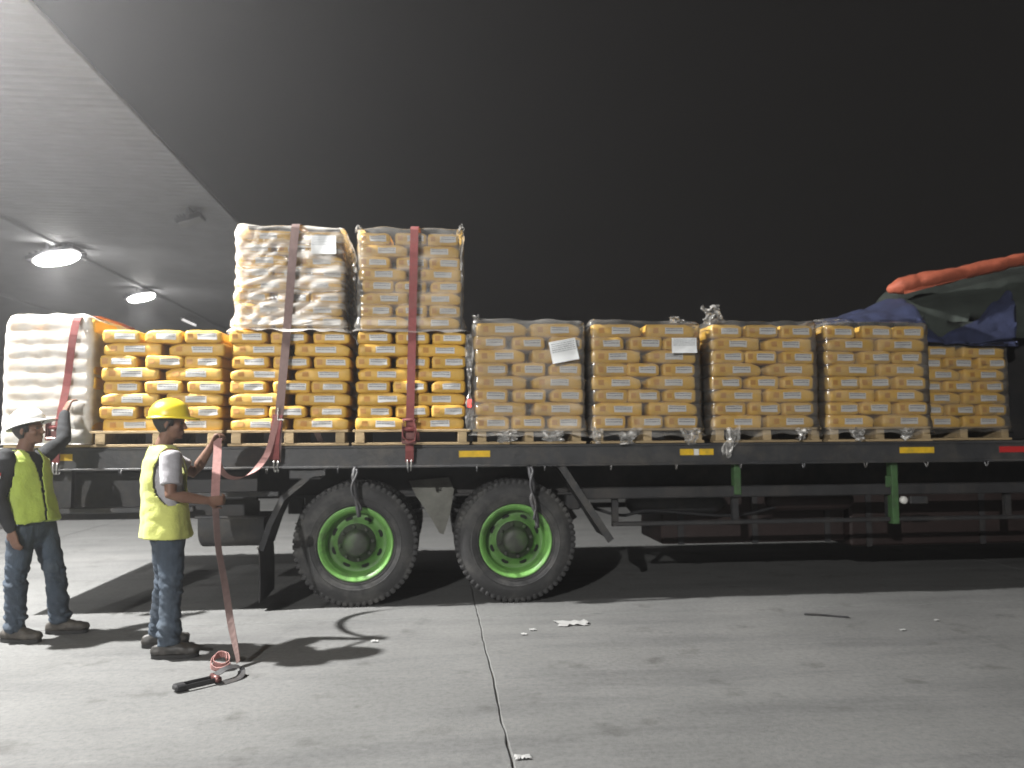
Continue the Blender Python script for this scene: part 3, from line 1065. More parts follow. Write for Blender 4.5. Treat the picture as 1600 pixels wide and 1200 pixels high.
BAGS = {}
for kind, (lx, ly) in (('long', (BL, BW)), ('short', (BW, BL))):
    for h in (0.111, 0.1225):
        for sd in range(5):
            fn = bag_fn(lx, ly, h, sd * 1.37 + (3.1 if kind == 'short' else 0))
            v_, f_ = cube_surface(fn, 10, 8, 5)
            me = MB().add(v_, f_).mesh('cement_bag', 'bag', True)
            # label printed on the front
            if kind == 'long':
                u0, u1, e0, e1 = -0.32 + 0.04 * sd, 0.42 + 0.04 * sd, -0.72, -0.50
            else:
                u0, u1, e0, e1 = -0.36 + 0.03 * sd, 0.68 + 0.03 * sd, -0.82, -0.52
            a0, a1 = -0.46, 0.50

            def patch(ua, ub, va, vb, nu, nv, mt, nm):
                pv, uvs = [], []
                for j in range(nv + 1):
                    for i in range(nu + 1):
                        x = ua + (ub - ua) * i / nu
                        z = va + (vb - va) * j / nv
                        p = fn(x, -1.0, z)
                        pv.append(p + Vector((0, -0.0035, 0)))
                        uvs.append((i / nu, j / nv))
                fs2 = [(j * (nu + 1) + i, j * (nu + 1) + i + 1, (j + 1) * (nu + 1) + i + 1, (j + 1) * (nu + 1) + i) for j in range(nv) for i in range(nu)]
                m2 = MB().add(pv, fs2).mesh(nm, mt, True)
                uv_from(m2, uvs)
                return m2
            lab = patch(u0, u1, a0, a1, 6, 5, 'label', 'printed_label')
            emb = patch(e0, e1, -0.35, 0.45, 3, 4, 'emblem', 'printed_emblem')
            BAGS[(kind, h, sd)] = (me, lab, emb)

ORD = ['top', 'second', 'third', 'fourth', 'fifth', 'sixth', 'seventh', 'eighth', 'ninth']
brng = random.Random(21)
BACK = MB()   # hidden rear rows, one mass


def stack(phrase, cx, y0, z0, layers, h, start_long, group, scale_x=1.0, jit=1.0):
    """layers of 2 long + 3 short bags; front ones are single things"""
    n_made = 0
    for L in range(layers):
        long_front = (L % 2 == 0) == start_long
        zc = z0 + (L + 0.5) * h * 0.995
        lay = layers - 1 - L
        lname = 'top layer' if lay == 0 else ('bottom layer' if L == 0 else ORD[lay] + ' layer from top')
        if long_front:
            fr = [(-0.2725, 'long', 'left'), (0.278, 'long', 'right')]
            yf, yb = y0 + BW / 2, y0 + BW + 0.02 + BL / 2
            bk = [(-0.36, 'short'), (0.0, 'short'), (0.36, 'short')]
        else:
            fr = [(-0.362, 'short', 'left'), (0.0, 'short', 'middle'), (0.362, 'short', 'right')]
            yf, yb = y0 + BL / 2, y0 + BL + 0.02 + BW / 2
            bk = [(-0.2725, 'long'), (0.2725, 'long')]
        for dx, kind, pos in fr:
            me, lab, emb = BAGS[(kind, h, brng.randrange(5))]
            o = link('cement_bag', me, None, (cx + dx * scale_x + jit * brng.uniform(-0.017, 0.017), yf + jit * brng.uniform(-0.012, 0.018), zc + brng.uniform(-0.002, 0.002)),
                     (0, jit * brng.uniform(-0.012, 0.012), jit * brng.uniform(-0.045, 0.045)))
            o.scale = (scale_x, 1, 1.03)
            word = 'long-side' if kind == 'long' else 'end-on'
            tag(o, '%s %s yellow bag, %s, %s' % (pos, word, lname, phrase), 'bag', group)
            link('printed_label', lab, o)
            link('printed_emblem', emb, o)
            n_made += 1
        for dx, kind in bk:
            me = BAGS[(kind, h, brng.randrange(5))][0]
            ox, oy = cx + dx * scale_x + jit * brng.uniform(-0.012, 0.012), yb + brng.uniform(-0.012, 0.012)
            BACK.add([(p.co.x * scale_x + ox, p.co.y + oy, p.co.z + zc) for p in me.vertices], [tuple(p.vertices) for p in me.polygons])
    return n_made


H1, H2 = 0.111, 0.1225
SP = DZ + 0.141
# phrase, centre x, front y, base z, layers, layer height, starts with long front, group, x squeeze
STK = [
    ('blown-out white-wrapped pallet', -3.30, 0.02, SP, 8, H2, True, 'bags on the tail pallet', 0.66),
    ('unwrapped pallet behind yellow helmet', -2.375, 0.00, SP, 8, H1, True, 'bags on unwrapped pallet behind the worker', 0.97),
    ('unwrapped pallet under wrinkled upper stack', -1.295, 0.0, SP, 8, H1, True, 'bags on unwrapped pallet under wrinkled stack', 0.98),
    ('unwrapped pallet under neater upper stack', -0.225, 0.0, SP, 8, H1, True, 'bags on unwrapped pallet under neat stack', 0.93),
    ('wrapped pallet with crooked paper', 0.84, 0.02, SP, 8, H2, False, 'bags on pallet with crooked paper', 0.93),
    ('wrapped pallet with straight paper', 1.93, 0.02, SP, 8, H2, False, 'bags on pallet with straight paper', 0.94),
    ('wrapped pallet with film tuft on top', 3.07, 0.02, SP, 8, H2, True, 'bags on pallet with film tuft', 0.95),
    ('wrapped pallet left of set-back stack', 4.20, 0.02, SP, 8, H2, True, 'bags on pallet left of set-back stack', 0.95),
    ('set-back stack under blue tarp', 5.47, 0.58, SP, 7, H2, True, 'bags on the set-back pallet', 0.95),
    ('wrinkled upper stack', -1.30, 0.03, 2.475, 8, H1, False, 'bags in the wrinkled upper stack', 0.86),
    ('neater upper stack', -0.235, 0.03, 2.475, 8, H1, True, 'bags in the neater upper stack', 0.87),
]
for a in STK:
    stack(*a)
bo = BACK.build('hidden_bags', 'bag', None, True)
tag(bo, 'rear rows of yellow bags behind the front bags', 'bags', kind='stuff')

pallet(-3.30, 0.0, DZ + 0.008, 'pallet at the tail under the blown-out wrapped stack', 0.74)
pallet(-2.40, -0.03, DZ + 0.008, 'bare pallet beside the yellow helmet under unwrapped bags', 1.10)
pallet(-1.295, -0.02, DZ + 0.008, 'bare pallet behind the brown strap under unwrapped bags', 1.04)
pallet(-0.225, -0.02, DZ + 0.008, 'bare pallet behind the red ratchet under unwrapped bags', 1.04)
pallet(0.84, 0.0, DZ + 0.008, 'pallet with film skirt under stack with crooked paper', 1.04)
pallet(1.95, 0.0, DZ + 0.008, 'pallet with film skirt under stack with straight paper', 1.06)
pallet(3.09, 0.0, DZ + 0.008, 'pallet with hanging film scrap under third wrapped stack', 1.06)
pallet(4.21, 0.0, DZ + 0.008, 'pallet under the wrapped stack left of set-back stack', 1.06)
pallet(5.47, 0.56, DZ + 0.008, 'set-back pallet near the front end of the trailer', 1.06)

# ------------------------------------------------------------------ stretch film


def wrap(label, x0, x1, y0, y1, z0, z1, layers, m_, amp, seed, flare=0.05, skirt=0.03, chamfer=0.0, tilt=0.0, topn=0.01):
    """film shell following the bags, gathered at the foot and folded over the top"""
    r_ = 0.045
    per = []
    nf, ns, nc = 34, 14, 4

    def seg(ax, ay, bx, by, n):
        for k in range(n):
            per.append((ax + (bx - ax) * k / n, ay + (by - ay) * k / n))
    seg(x0 + r_, y0, x1 - r_, y0, nf)
    for k in range(nc):
        a = -PI / 2 + PI / 2 * k / nc
        per.append((x1 - r_ + r_ * math.cos(a), y0 + r_ + r_ * math.sin(a)))
    seg(x1, y0 + r_, x1, y1 - r_, ns)
    for k in range(nc):
        a = PI / 2 * k / nc
        per.append((x1 - r_ + r_ * math.cos(a), y1 - r_ + r_ * math.sin(a)))
    seg(x1 - r_, y1, x0 + r_, y1, nf // 2)
    for k in range(nc):
        a = PI / 2 + PI / 2 * k / nc
        per.append((x0 + r_ + r_ * math.cos(a), y1 - r_ + r_ * math.sin(a)))
    seg(x0, y1 - r_, x0, y0 + r_, ns)
    for k in range(nc):
        a = PI + PI / 2 * k / nc
        per.append((x0 + r_ + r_ * math.cos(a), y0 + r_ + r_ * math.sin(a)))
    n = len(per)
    rows = layers * 6
    cx_, cy_ = (x0 + x1) / 2, (y0 + y1) / 2
    mb = MB()
    vs_ = []
    norm = []
    for k in range(n):
        p, q = per[(k - 1) % n], per[(k + 1) % n]
        t = Vector((q[0] - p[0], q[1] - p[1], 0)).normalized()
        norm.append(Vector((t.y, -t.x, 0)))
    zs = []
    # skirt rows, wall rows, fold-over rows
    for j in range(4):
        t = j / 4
        zs.append((z0 - skirt * (1 - t), flare * (1 - t) ** 1.5 + 0.004, 0))
    for j in range(rows + 1):
        t = j / rows
        fl = flare * 0.55 * max(0, 1 - t * layers * 0.9) ** 2
        zs.append((z0 + (z1 - z0) * t, 0.0075 * abs(math.sin(PI * layers * t)) + fl, 1))
    for j in range(1, 6):
        t = j / 5
        zs.append((z1 + topn + 0.018 * math.sin(t * PI / 2), -0.06 * t, 2))
    for j, (z, off, ph) in enumerate(zs):
        for k in range(n):
            px, py = per[k]
            nn = norm[k]
            s_ = k / n * 9.0
            d = off + amp * (nz3(px * 6 + seed, py * 6 + z * 4, z * 7) + 0.5 * nz3(px * 15 + z * 22, py * 15, z * 9 + seed))
            d = max(d, 0.001 if ph == 1 else d)
            if amp > 0.010 and ph == 1:   # diagonal pulled wrinkles
                d += 0.017 * abs(math.sin((px * 15 - z * 23) + 2.5 * nz3(px * 3, z * 3, seed))) * max(0.15, min(1, 0.6 + 1.3 * nz3(px * 2.2, z * 2.2, seed + 4)))
            zz = z
            if ph == 0 and j == 0:
                zz += 0.035 * nz3(px * 7 + seed, py * 7, 3.3) - 0.006
            if ph == 2:
                zz += 0.022 * nz3(px * 5 + seed, py * 5, 8.8)
            if tilt:
                zz += tilt * (px - cx_) * max(0, (z - z0) / (z1 - z0))
            p = Vector((px, py, zz)) + nn * d
            if chamfer and z > z1 - 0.18:
                c = (z - (z1 - 0.18)) / 0.18
                p.x = cx_ + (p.x - cx_) * (1 - chamfer * c * c)
            vs_.append(p)
    fs_ = []
    for j in range(len(zs) - 1):
        for k in range(n):
            k2 = (k + 1) % n
            fs_.append((j * n + k, j * n + k2, (j + 1) * n + k2, (j + 1) * n + k))
    mb.add(vs_, fs_)
    o = mb.build('stretch_film', m_, None, True)
    return tag(o, label, 'plastic film', 'stretch film round the wrapped stacks')


def tuft(parent, c, sx, sz, seed, ax=0.0, name='film_tuft', squeeze=0.6, ny=0.06):
    """crumpled loose end of film"""
    def fn(u, v):
        a = (u - 0.5)
        taper = 1 - squeeze * v
        x = a * sx * taper + 0.35 * sx * (nz3(u * 3 + seed, v * 3, 1.1)) * (0.3 + v)
        z = v * sz + 0.25 * abs(sz) * nz3(u * 3.5, v * 2.5 + seed, 5.1)
        y = ny * (nz3(u * 5.5 + seed, v * 5.5, 9.7) * 1.5 + nz3(u * 13, v * 11 + seed, 2.0) * 0.5)
        ca, sa = math.cos(ax), math.sin(ax)
        return Vector((c[0] + x * ca - z * sa, c[1] + y, c[2] + x * sa + z * ca))
    return MB().grid(fn, 14, 14).build(name, 'film_tuft', parent, True)


w0 = wrap('dense white film round the blown-out tail stack', -3.68, -2.955, -0.012, 0.97, DZ + 0.05, 2.555, 9, 'film_dense', 0.005, 1.7, 0.01, 0.02, 0.10)
w4 = wrap('clear film round the stack with the crooked paper', 0.325, 1.355, -0.004, 0.955, SP - 0.005, 2.545, 8, 'film_mid', 0.006, 4.1, 0.05, 0.05)
w5 = wrap('clear film round the stack with the straight paper', 1.405, 2.455, -0.004, 0.955, SP - 0.005, 2.545, 8, 'film', 0.006, 5.3, 0.045, 0.06)
w6 = wrap('clear film round the third wrapped stack with a torn tuft', 2.54, 3.60, -0.004, 0.955, SP - 0.005, 2.55, 8, 'film', 0.006, 6.9, 0.03, 0.05)
w7 = wrap('clear film round the stack beside the blue tarpaulin', 3.67, 4.73, -0.004, 0.955, SP - 0.005, 2.55, 8, 'film', 0.006, 7.7, 0.03, 0.05)
w8 = wrap('dull film round the set-back stack near headboard', 4.94, 6.0, 0.556, 1.5, SP - 0.005, 2.43, 7, 'film', 0.006, 8.2, 0.03, 0.04)
t1 = wrap('wrinkled whitish film round the left upper stack', -1.775, -0.825, 0.004, 0.975, 2.485, 3.375, 8, 'film_white', 0.0101, 2.2, 0.07, 0.035, tilt=-0.01)
t2 = wrap('smooth clear film round the right upper stack', -0.715, 0.245, 0.004, 0.975, 2.485, 3.375, 8, 'film_mid', 0.006, 3.9, 0.06, 0.035)
tuft(w6, (2.62, 0.10, 2.56), 0.20, 0.16, 1.0, 0.1, squeeze=0.3)
tuft(w5, (2.26, 0.10, 2.55), 0.16, 0.07, 4.0, 0.0)
tuft(w7, (3.80, 0.2, 2.57), 0.5, 0.05, 9.0, 0.0)
tuft(w6, (2.75, -0.045, 1.56), 0.14, -0.24, 2.0, -0.25, squeeze=0.3, ny=0.03)
tuft(w6, (3.40, -0.03, 1.55), 0.14, -0.10, 3.0)
tuft(w5, (1.74, -0.04, 1.55), 0.26, -0.13, 5.0, 0.2, ny=0.03)
tuft(w5, (2.33, -0.04, 1.56), 0.20, -0.14, 6.0, ny=0.03)
tuft(w5, (1.46, -0.035, 1.56), 0.10, -0.12, 16.0, ny=0.03)
tuft(w4, (0.62, -0.035, 1.55), 0.24, -0.10, 7.0, 0.1, ny=0.03)
tuft(w4, (1.05, -0.035, 1.55), 0.24, -0.09, 8.0, ny=0.03)
tuft(w7, (3.95, -0.03, 1.55), 0.16, -0.11, 11.0, ny=0.03)
tuft(w7, (4.45, -0.03, 1.55), 0.16, -0.10, 12.0, ny=0.03)
tuft(w4, (0.36, 0.02, 2.54), 0.10, 0.06, 17.0)
tuft(t2, (0.22, 0.03, 3.36), 0.07, 0.07, 13.0)
tuft(t2, (-0.70, 0.03, 3.36), 0.09, 0.05, 14.0)
# long crumpled film tail hanging between the unwrapped and the wrapped stacks
hang = MB().grid(lambda u, v: Vector((0.292 + (u - 0.5) * 0.05 * (1 + 0.5 * math.sin(v * 9)) + 0.014 * nz3(v * 9, u * 2, 1), -0.035 + 0.03 * nz3(u * 4, v * 24, 3.3), 2.42 - 0.86 * v)), 8, 60)
ho = hang.build('film_tail', 'film_tuft', None, True)
tag(ho, 'shiny crumpled film tail hanging beside the crooked-paper stack', 'plastic film')
rl = thing('red_lamp', 'small red glowing lamp behind the hanging film tail', 'lamp', (0.297, 0.03, 1.80))  # no real fitting: glowing patch added for the red glint on the film
MB().box(-0.022, 0.022, -0.01, 0.02, -0.045, 0.045, 0.008).build('housing', 'black', rl)
MB().box(-0.017, 0.017, -0.022, -0.011, -0.038, 0.038, 0.006).build('lens', 'red_lamp', rl)

# papers on the film


def paper(c, w_, h_, ang, label, seed):
    vs_, uvs = [], []
    nu, nv = 8, 8
    ca, sa = math.cos(ang), math.sin(ang)
    for j in range(nv + 1):
        for i in range(nu + 1):
            u, v = i / nu, j / nv
            x, z = (u - 0.5) * w_, (v - 0.5) * h_
            vs_.append((c[0] + x * ca - z * sa, c[1] - 0.004 * math.sin(u * 3 + seed) - 0.006 * nz3(u * 2 + seed, v * 2, 1) - (0.012 * (0.5 - v) ** 2), c[2] + x * sa + z * ca))
            uvs.append((u, v))
    fs_ = [(j * (nu + 1) + i, j * (nu + 1) + i + 1, (j + 1) * (nu + 1) + i + 1, (j + 1) * (nu + 1) + i) for j in range(nv) for i in range(nu)]
    me = MB().add(vs_, fs_).mesh('paper_sheet', 'paper', True)
    uv_from(me, uvs)
    return tag(link('paper_sheet', me), label, 'paper', 'shipping papers stuck on the film')


paper((1.155, -0.042, 2.275), 0.25, 0.20, R(11), 'white printed sheet stuck crookedly on the film at an angle', 1)
paper((2.285, -0.042, 2.33), 0.24, 0.14, R(1), 'small dull sheet stuck level on the clear film', 2)
paper((-1.005, -0.045, 3.215), 0.22, 0.165, R(1), 'bright white sheet on the wrinkled upper stack', 3)

# ------------------------------------------------------------------ tarpaulins at the front end
def tarp_loft(name, secs, label, m_, amp, seed, n=40):
    """thick draped cloth: secs = list of (x, [(y,z)...]) profiles, closed underneath"""
    mb = MB()
    prof = []
    for x, pr in secs:
        P_ = smooth_path([(0, p[0], p[1]) for p in pr], 6)
        tot = len(P_) - 1
        prof.append([(x, *P_[int(round(i * tot / n))][1:]) for i in range(n + 1)])
    # interpolate between sections
    rows = []
    for a, b_ in zip(prof[:-1], prof[1:]):
        st = max(4, int(abs(b_[0][0] - a[0][0]) / 0.03))
        for k in range(st):
            t = k / st
            t2_ = t * t * (3 - 2 * t)
            rows.append([(a[i][0] + (b_[i][0] - a[i][0]) * t, a[i][1] + (b_[i][1] - a[i][1]) * t2_, a[i][2] + (b_[i][2] - a[i][2]) * t2_) for i in range(n + 1)])
    rows.append(prof[-1])
    vs_ = []
    for rw in rows:
        for i, p in enumerate(rw):
            x, y_, z = p
            e = min(1, i / 4, (n - i) / 4)
            d = amp * (abs(nz3(x * 3.2 + y_ * 1.0 + seed, y_ * 2 - z * 3.5, z * 2)) * 1.6 + 0.6 * nz3(x * 8, y_ * 8 + seed, z * 8) - 0.3)
            vs_.append((x + 0.5 * d, y_ - d * 0.8, z + d * 0.9 * e + 0.2 * d))
    fs_ = []
    for j in range(len(rows) - 1):
        for i in range(n):
            a = j * (n + 1) + i
            fs_.append((a, a + n + 1, a + n + 2, a + 1))
    o = mb.add(vs_, fs_).build(name, m_, None, True)
    sol = o.modifiers.new('t', 'SOLIDIFY')
    sol.thickness = 0.006
    return tag(o, label, 'tarpaulin')


tarp_loft('dark_tarpaulin', [
    (4.78, [(0.62, 2.56), (0.66, 2.78), (0.75, 2.86), (0.85, 2.76), (0.95, 2.60)]),
    (4.93, [(0.60, 2.55), (0.66, 2.92), (0.86, 3.00), (1.10, 2.90), (1.35, 2.60)]),
    (5.35, [(0.56, 2.50), (0.64, 2.98), (1.0, 3.16), (1.7, 3.15), (2.4, 2.60)]),
    (6.15, [(0.56, 2.50), (0.62, 3.08), (1.0, 3.32), (1.7, 3.32), (2.4, 2.60)]),
    (7.1, [(0.52, 2.50), (0.60, 3.20), (1.0, 3.46), (1.7, 3.44), (2.4, 2.60)]),
], 'dark green tarpaulin bunched high over the trailer front', 'tarp_dark', 0.014, 3.0)
tarp_loft('blue_tarpaulin', [
    (3.75, [(0.30, 2.585), (0.5, 2.60), (0.8, 2.61), (1.0, 2.60)]),
    (4.10, [(0.14, 2.59), (0.35, 2.66), (0.7, 2.70), (1.1, 2.62)]),
    (4.45, [(0.08, 2.59), (0.3, 2.72), (0.7, 2.80), (1.2, 2.66)]),
    (4.74, [(0.06, 2.585), (0.3, 2.78), (0.7, 2.90), (1.3, 2.70)]),
    (4.90, [(0.45, 2.44), (0.55, 2.66), (0.8, 2.78), (1.4, 2.66)]),
], 'blue tarpaulin heaped on the stack left of the set-back one', 'tarp_blue', 0.036, 6.0)
tarp_loft('blue_tarpaulin', [
    (4.90, [(0.50, 2.44), (0.54, 2.52), (0.62, 2.62), (0.8, 2.68)]),
    (5.30, [(0.50, 2.43), (0.53, 2.48), (0.60, 2.56), (0.8, 2.60)]),
    (5.62, [(0.50, 2.42), (0.52, 2.56), (0.58, 2.68), (0.8, 2.74)]),
    (5.90, [(0.50, 2.41), (0.51, 2.68), (0.56, 2.86), (0.8, 2.94)]),
    (6.05, [(0.50, 2.40), (0.50, 2.76), (0.55, 2.98), (0.8, 3.08)]),
], 'blue tarpaulin draped over the set-back stack near headboard', 'tarp_blue', 0.04, 12.0)
pth = smooth_path([(4.74, 0.58, 3.02), (4.95, 0.52, 3.075), (5.3, 0.50, 3.135), (5.75, 0.50, 3.24), (6.2, 0.52, 3.335), (6.9, 0.55, 3.44)], 9)
rad = []
for i, p in enumerate(pth):
    t = i / (len(pth) - 1)
    r0 = 0.108 - 0.040 * t
    for c in (0.22, 0.47, 0.72):
        r0 *= 1 - 0.16 * math.exp(-((t - c) / 0.022) ** 2)
    if t < 0.08:
        r0 *= 0.55 + 0.45 * t / 0.08
    rad.append((r0, r0 * 0.85))
mb = MB().tube(pth, rad, 22, 'round')
mb.v = [tuple(Vector(p) + Vector((0, 0.022 * nz3(p[0] * 2.8, p[1] * 9, p[2] * 7), 0.020 * nz3(p[0] * 3.0 + 5, p[1] * 16, p[2] * 6) + 0.008 * nz3(p[0] * 9, p[1] * 20, p[2] * 20)))) for p in mb.v]
mb.grid(lambda u, v: Vector((4.80 + 1.3 * u, 0.47 - 0.012 * v - 0.02 * nz3(u * 6, v, 2), 3.0 + 0.30 * u - 0.05 * v * (1 - u * 0.7) - 0.015)), 24, 3)
ot = mb.build('rolled_tarpaulin', 'tarp_orange', None, True)
tag(ot, 'orange tarpaulin rolled up along the top of the dark tarpaulin', 'tarpaulin')
# ------------------------------------------------------------------ straps
def strap_over(name, label, low, up, ytop, ztop, width, m_, yback=1.02):
    (xl, zl), (xu, zu) = low, up
    t = thing(name, label, 'strap', (xl, -0.06, zl), 'ratchet straps over the load')
    o_ = Vector((xl, -0.06, zl))
    pts = [(xl, -0.045, zl), (xl + (xu - xl) * 0.03, -0.062, zl + 0.10)]
    for k in range(1, 10):
        q = k / 10
        pts.append((xl + (xu - xl) * q, -0.058 - 0.012 * math.sin(q * 9), zl + 0.1 + (zu - zl - 0.13) * q))
    pts += [(xu, -0.055, zu - 0.02), (xu + 0.002, -0.035, zu + 0.012), (xu + 0.005, 0.02, zu + 0.028), (xu + 0.02, 0.3, ztop + 0.03), (xu + 0.03, 0.7, ztop + 0.03),
            (xu + 0.04, yback, ztop + 0.02), (xu + 0.04, yback + 0.05, ztop - 0.06), (xl, yback + 0.15, 1.9), (xl, 2.52, 1.43)]
    MB().ribbon([Vector(p) - o_ for p in pts], (1, 0, 0.0), width, 0.005).build('webbing', m_, t, True)
    return t, o_


def ratchet(t, o_, x, z, m_='ratchet', s=1.0):
    c = Vector((x, -0.085, z)) - o_
    b_ = MB()
    for sx in (-1, 1):
        b_.box(c.x + sx * 0.045 * s - 0.004, c.x + sx * 0.045 * s + 0.004, c.y - 0.035, c.y + 0.02, c.z - 0.09 * s, c.z + 0.08 * s, 0.003)
    b_.box(c.x - 0.045 * s, c.x + 0.045 * s, c.y + 0.0, c.y + 0.012, c.z - 0.085 * s, c.z - 0.03, 0.003)
    b_.build('ratchet_frame', m_, t)
    b_ = MB().tube([(c.x - 0.06 * s, c.y - 0.012, c.z), (c.x + 0.06 * s, c.y - 0.012, c.z)], 0.022 * s, 12)
    b_.tube([(c.x - 0.056 * s, c.y - 0.02, c.z + 0.075 * s), (c.x + 0.056 * s, c.y - 0.02, c.z + 0.075 * s)], 0.012, 8)
    b_.build('spool', 'strap', t, True)
    h_ = MB()
    for sx in (-1, 1):
        h_.box(c.x + sx * 0.058 * s - 0.003, c.x + sx * 0.058 * s + 0.003, c.y - 0.05, c.y - 0.02, c.z - 0.12 * s, c.z + 0.05 * s, 0.002)
    h_.box(c.x - 0.058 * s, c.x + 0.058 * s, c.y - 0.052, c.y - 0.03, c.z - 0.125 * s, c.z - 0.095 * s, 0.005)
    h_.build('ratchet_handle', m_, t)


sa, oa = strap_over('ratchet_strap', 'brownish strap slanting down over the wrinkled upper stack', (-1.385, 1.29), (-1.25, 3.385), 0, 3.40, 0.072, 'strap_brown')
MB().ribbon([Vector(p) - oa for p in [(-1.375, -0.075, 1.70), (-1.39, -0.082, 1.58), (-1.40, -0.080, 1.45), (-1.40, -0.07, 1.31)]], (1, 0, 0.1), 0.085, 0.008).build('doubled_webbing', 'strap', sa, True)
pl = smooth_path([(-1.375, -0.09, 1.68), (-1.41, -0.105, 1.52), (-1.45, -0.13, 1.36), (-1.535, -0.20, 1.225), (-1.62, -0.33, 1.17), (-1.68, -0.52, 1.20),
                  (-1.69, -0.72, 1.30), (-1.665, -0.84, 1.42), (-1.655, -0.88, 1.475)], 5)
nW = len(pl)
MB().ribbon([p - oa for p in pl], [Vector((1, 0.2 + 0.6 * i / nW, 0.6 * math.sin(i / nW * 5))) for i in range(nW)], 0.05, 0.004).build('loose_webbing', 'strap_faded', sa, True)
MB().box(0.02, 0.07, -0.045, -0.025, 0.36, 0.375, 0.003).build('buckle_pin', 'zinc', sa)
MB().box(0.012, 0.022, -0.05, -0.03, 0.36, 0.47, 0.003).build('buckle_pin', 'zinc', sa)
sb, ob = strap_over('ratchet_strap', 'red strap with ratchet buckle down the neater upper stack', (-0.24, 1.28), (-0.20, 3.385), 0, 3.40, 0.072, 'strap')
ratchet(sb, ob, -0.24, 1.57, 'ratchet', 1.05)
MB().ribbon([Vector(p) - ob for p in [(-0.20, -0.10, 1.64), (-0.175, -0.13, 1.55), (-0.19, -0.13, 1.47), (-0.23, -0.12, 1.45), (-0.29, -0.115, 1.50), (-0.30, -0.11, 1.58)]], (0, 1, 0.2), 0.06, 0.005).build('loose_webbing', 'strap', sb, True)
s0, o0 = strap_over('ratchet_strap', 'red strap over the blown-out tail stack near white helmet', (-3.21, 1.30), (-3.075, 2.53), 0, 2.575, 0.062, 'strap')
ratchet(s0, o0, -3.205, 1.60, 'ratchet', 0.9)
for t_, o_, x in ((sa, oa, -1.39), (sb, ob, -0.24), (s0, o0, -3.21)):
    hk = MB()
    for sx in (-1, 1):
        hk.tube(smooth_path([Vector((x + sx * 0.018, -0.052, 1.30)) - o_, Vector((x + sx * 0.015, -0.055, 1.24)) - o_, Vector((x + sx * 0.012, -0.035, 1.205)) - o_,
                             Vector((x + sx * 0.012, -0.002, 1.205)) - o_, Vector((x + sx * 0.012, 0.004, 1.222)) - o_], 3), 0.006, 6)
    hk.build('claw_hook', 'zinc', t_, True)

# strap held by the worker and its coil on the concrete
ls_ = thing('cargo_strap', 'faded pink strap held by yellow-helmet worker and trailing to the concrete', 'strap', (-1.36, -1.62, 0))
o_ = Vector((-1.36, -1.62, 0))
pl = smooth_path([(-1.655, -0.89, 1.50), (-1.64, -0.93, 1.42), (-1.61, -1.06, 1.25), (-1.575, -1.20, 1.08), (-1.555, -1.25, 0.97), (-1.51, -1.33, 0.74), (-1.455, -1.36, 0.50), (-1.385, -1.46, 0.26), (-1.315, -1.56, 0.08), (-1.30, -1.585, 0.03)], 5)
nW = len(pl)
MB().ribbon([p - o_ for p in pl[:16]], [Vector((1, 0.3, 0))] * 16, 0.058, 0.005).build('webbing', 'strap_faded', ls_, True)
MB().ribbon([p - o_ for p in pl[15:]], [Vector((1, 1.1 * math.sin(i * 0.16), 0)) for i in range(nW - 15)], 0.046, 0.005).build('webbing', 'strap_brown', ls_, True)
co = MB()
cp = []
for i in range(30):
    a = i * 0.42
    r_ = 0.036 + 0.0013 * i + 0.016 * nz3(i * 0.35, 2.2, 0)
    cp.append((-0.045 + r_ * math.cos(a) + 0.02 * r_ * math.sin(a), 0.01 + r_ * 0.8 * math.sin(a), 0.085 + r_ * 0.55 * math.sin(a) + 0.012 * math.sin(a * 0.5)))
zm = min(p[2] for p in cp)
cp = [(p[0], p[1], p[2] - zm + 0.006) for p in cp]
co.ribbon(cp, (0.2, -0.55, 0.8), 0.050, 0.004)
co.build('coil', 'strap_faded', ls_, True)
rh = thing('loose_ratchet', 'black ratchet handle lying by the strap coil on the concrete', 'ratchet', (-1.42, -1.95, 0), None, R(38))
hd = MB()
for sy in (-1, 1):
    hd.box(-0.15, 0.10, sy * 0.032 - 0.004, sy * 0.032 + 0.004, 0.008, 0.040, 0.003)
hd.box(-0.17, -0.10, -0.036, 0.036, 0.006, 0.044, 0.01)
hd.build('handle', 'black', rh)
MB().tube([(0.08, -0.05, 0.03), (0.08, 0.05, 0.03)], 0.02, 12).build('spool', 'ratchet', rh, True)
MB().ribbon(smooth_path([(0.08, 0, 0.05), (0.17, 0.02, 0.07), (0.26, 0.05, 0.045), (0.22, -0.03, 0.012), (0.10, -0.06, 0.008)], 5), (0, 1, 0.3), 0.045, 0.004).build('loose_webbing', 'flap', rh, True)

# ------------------------------------------------------------------ people


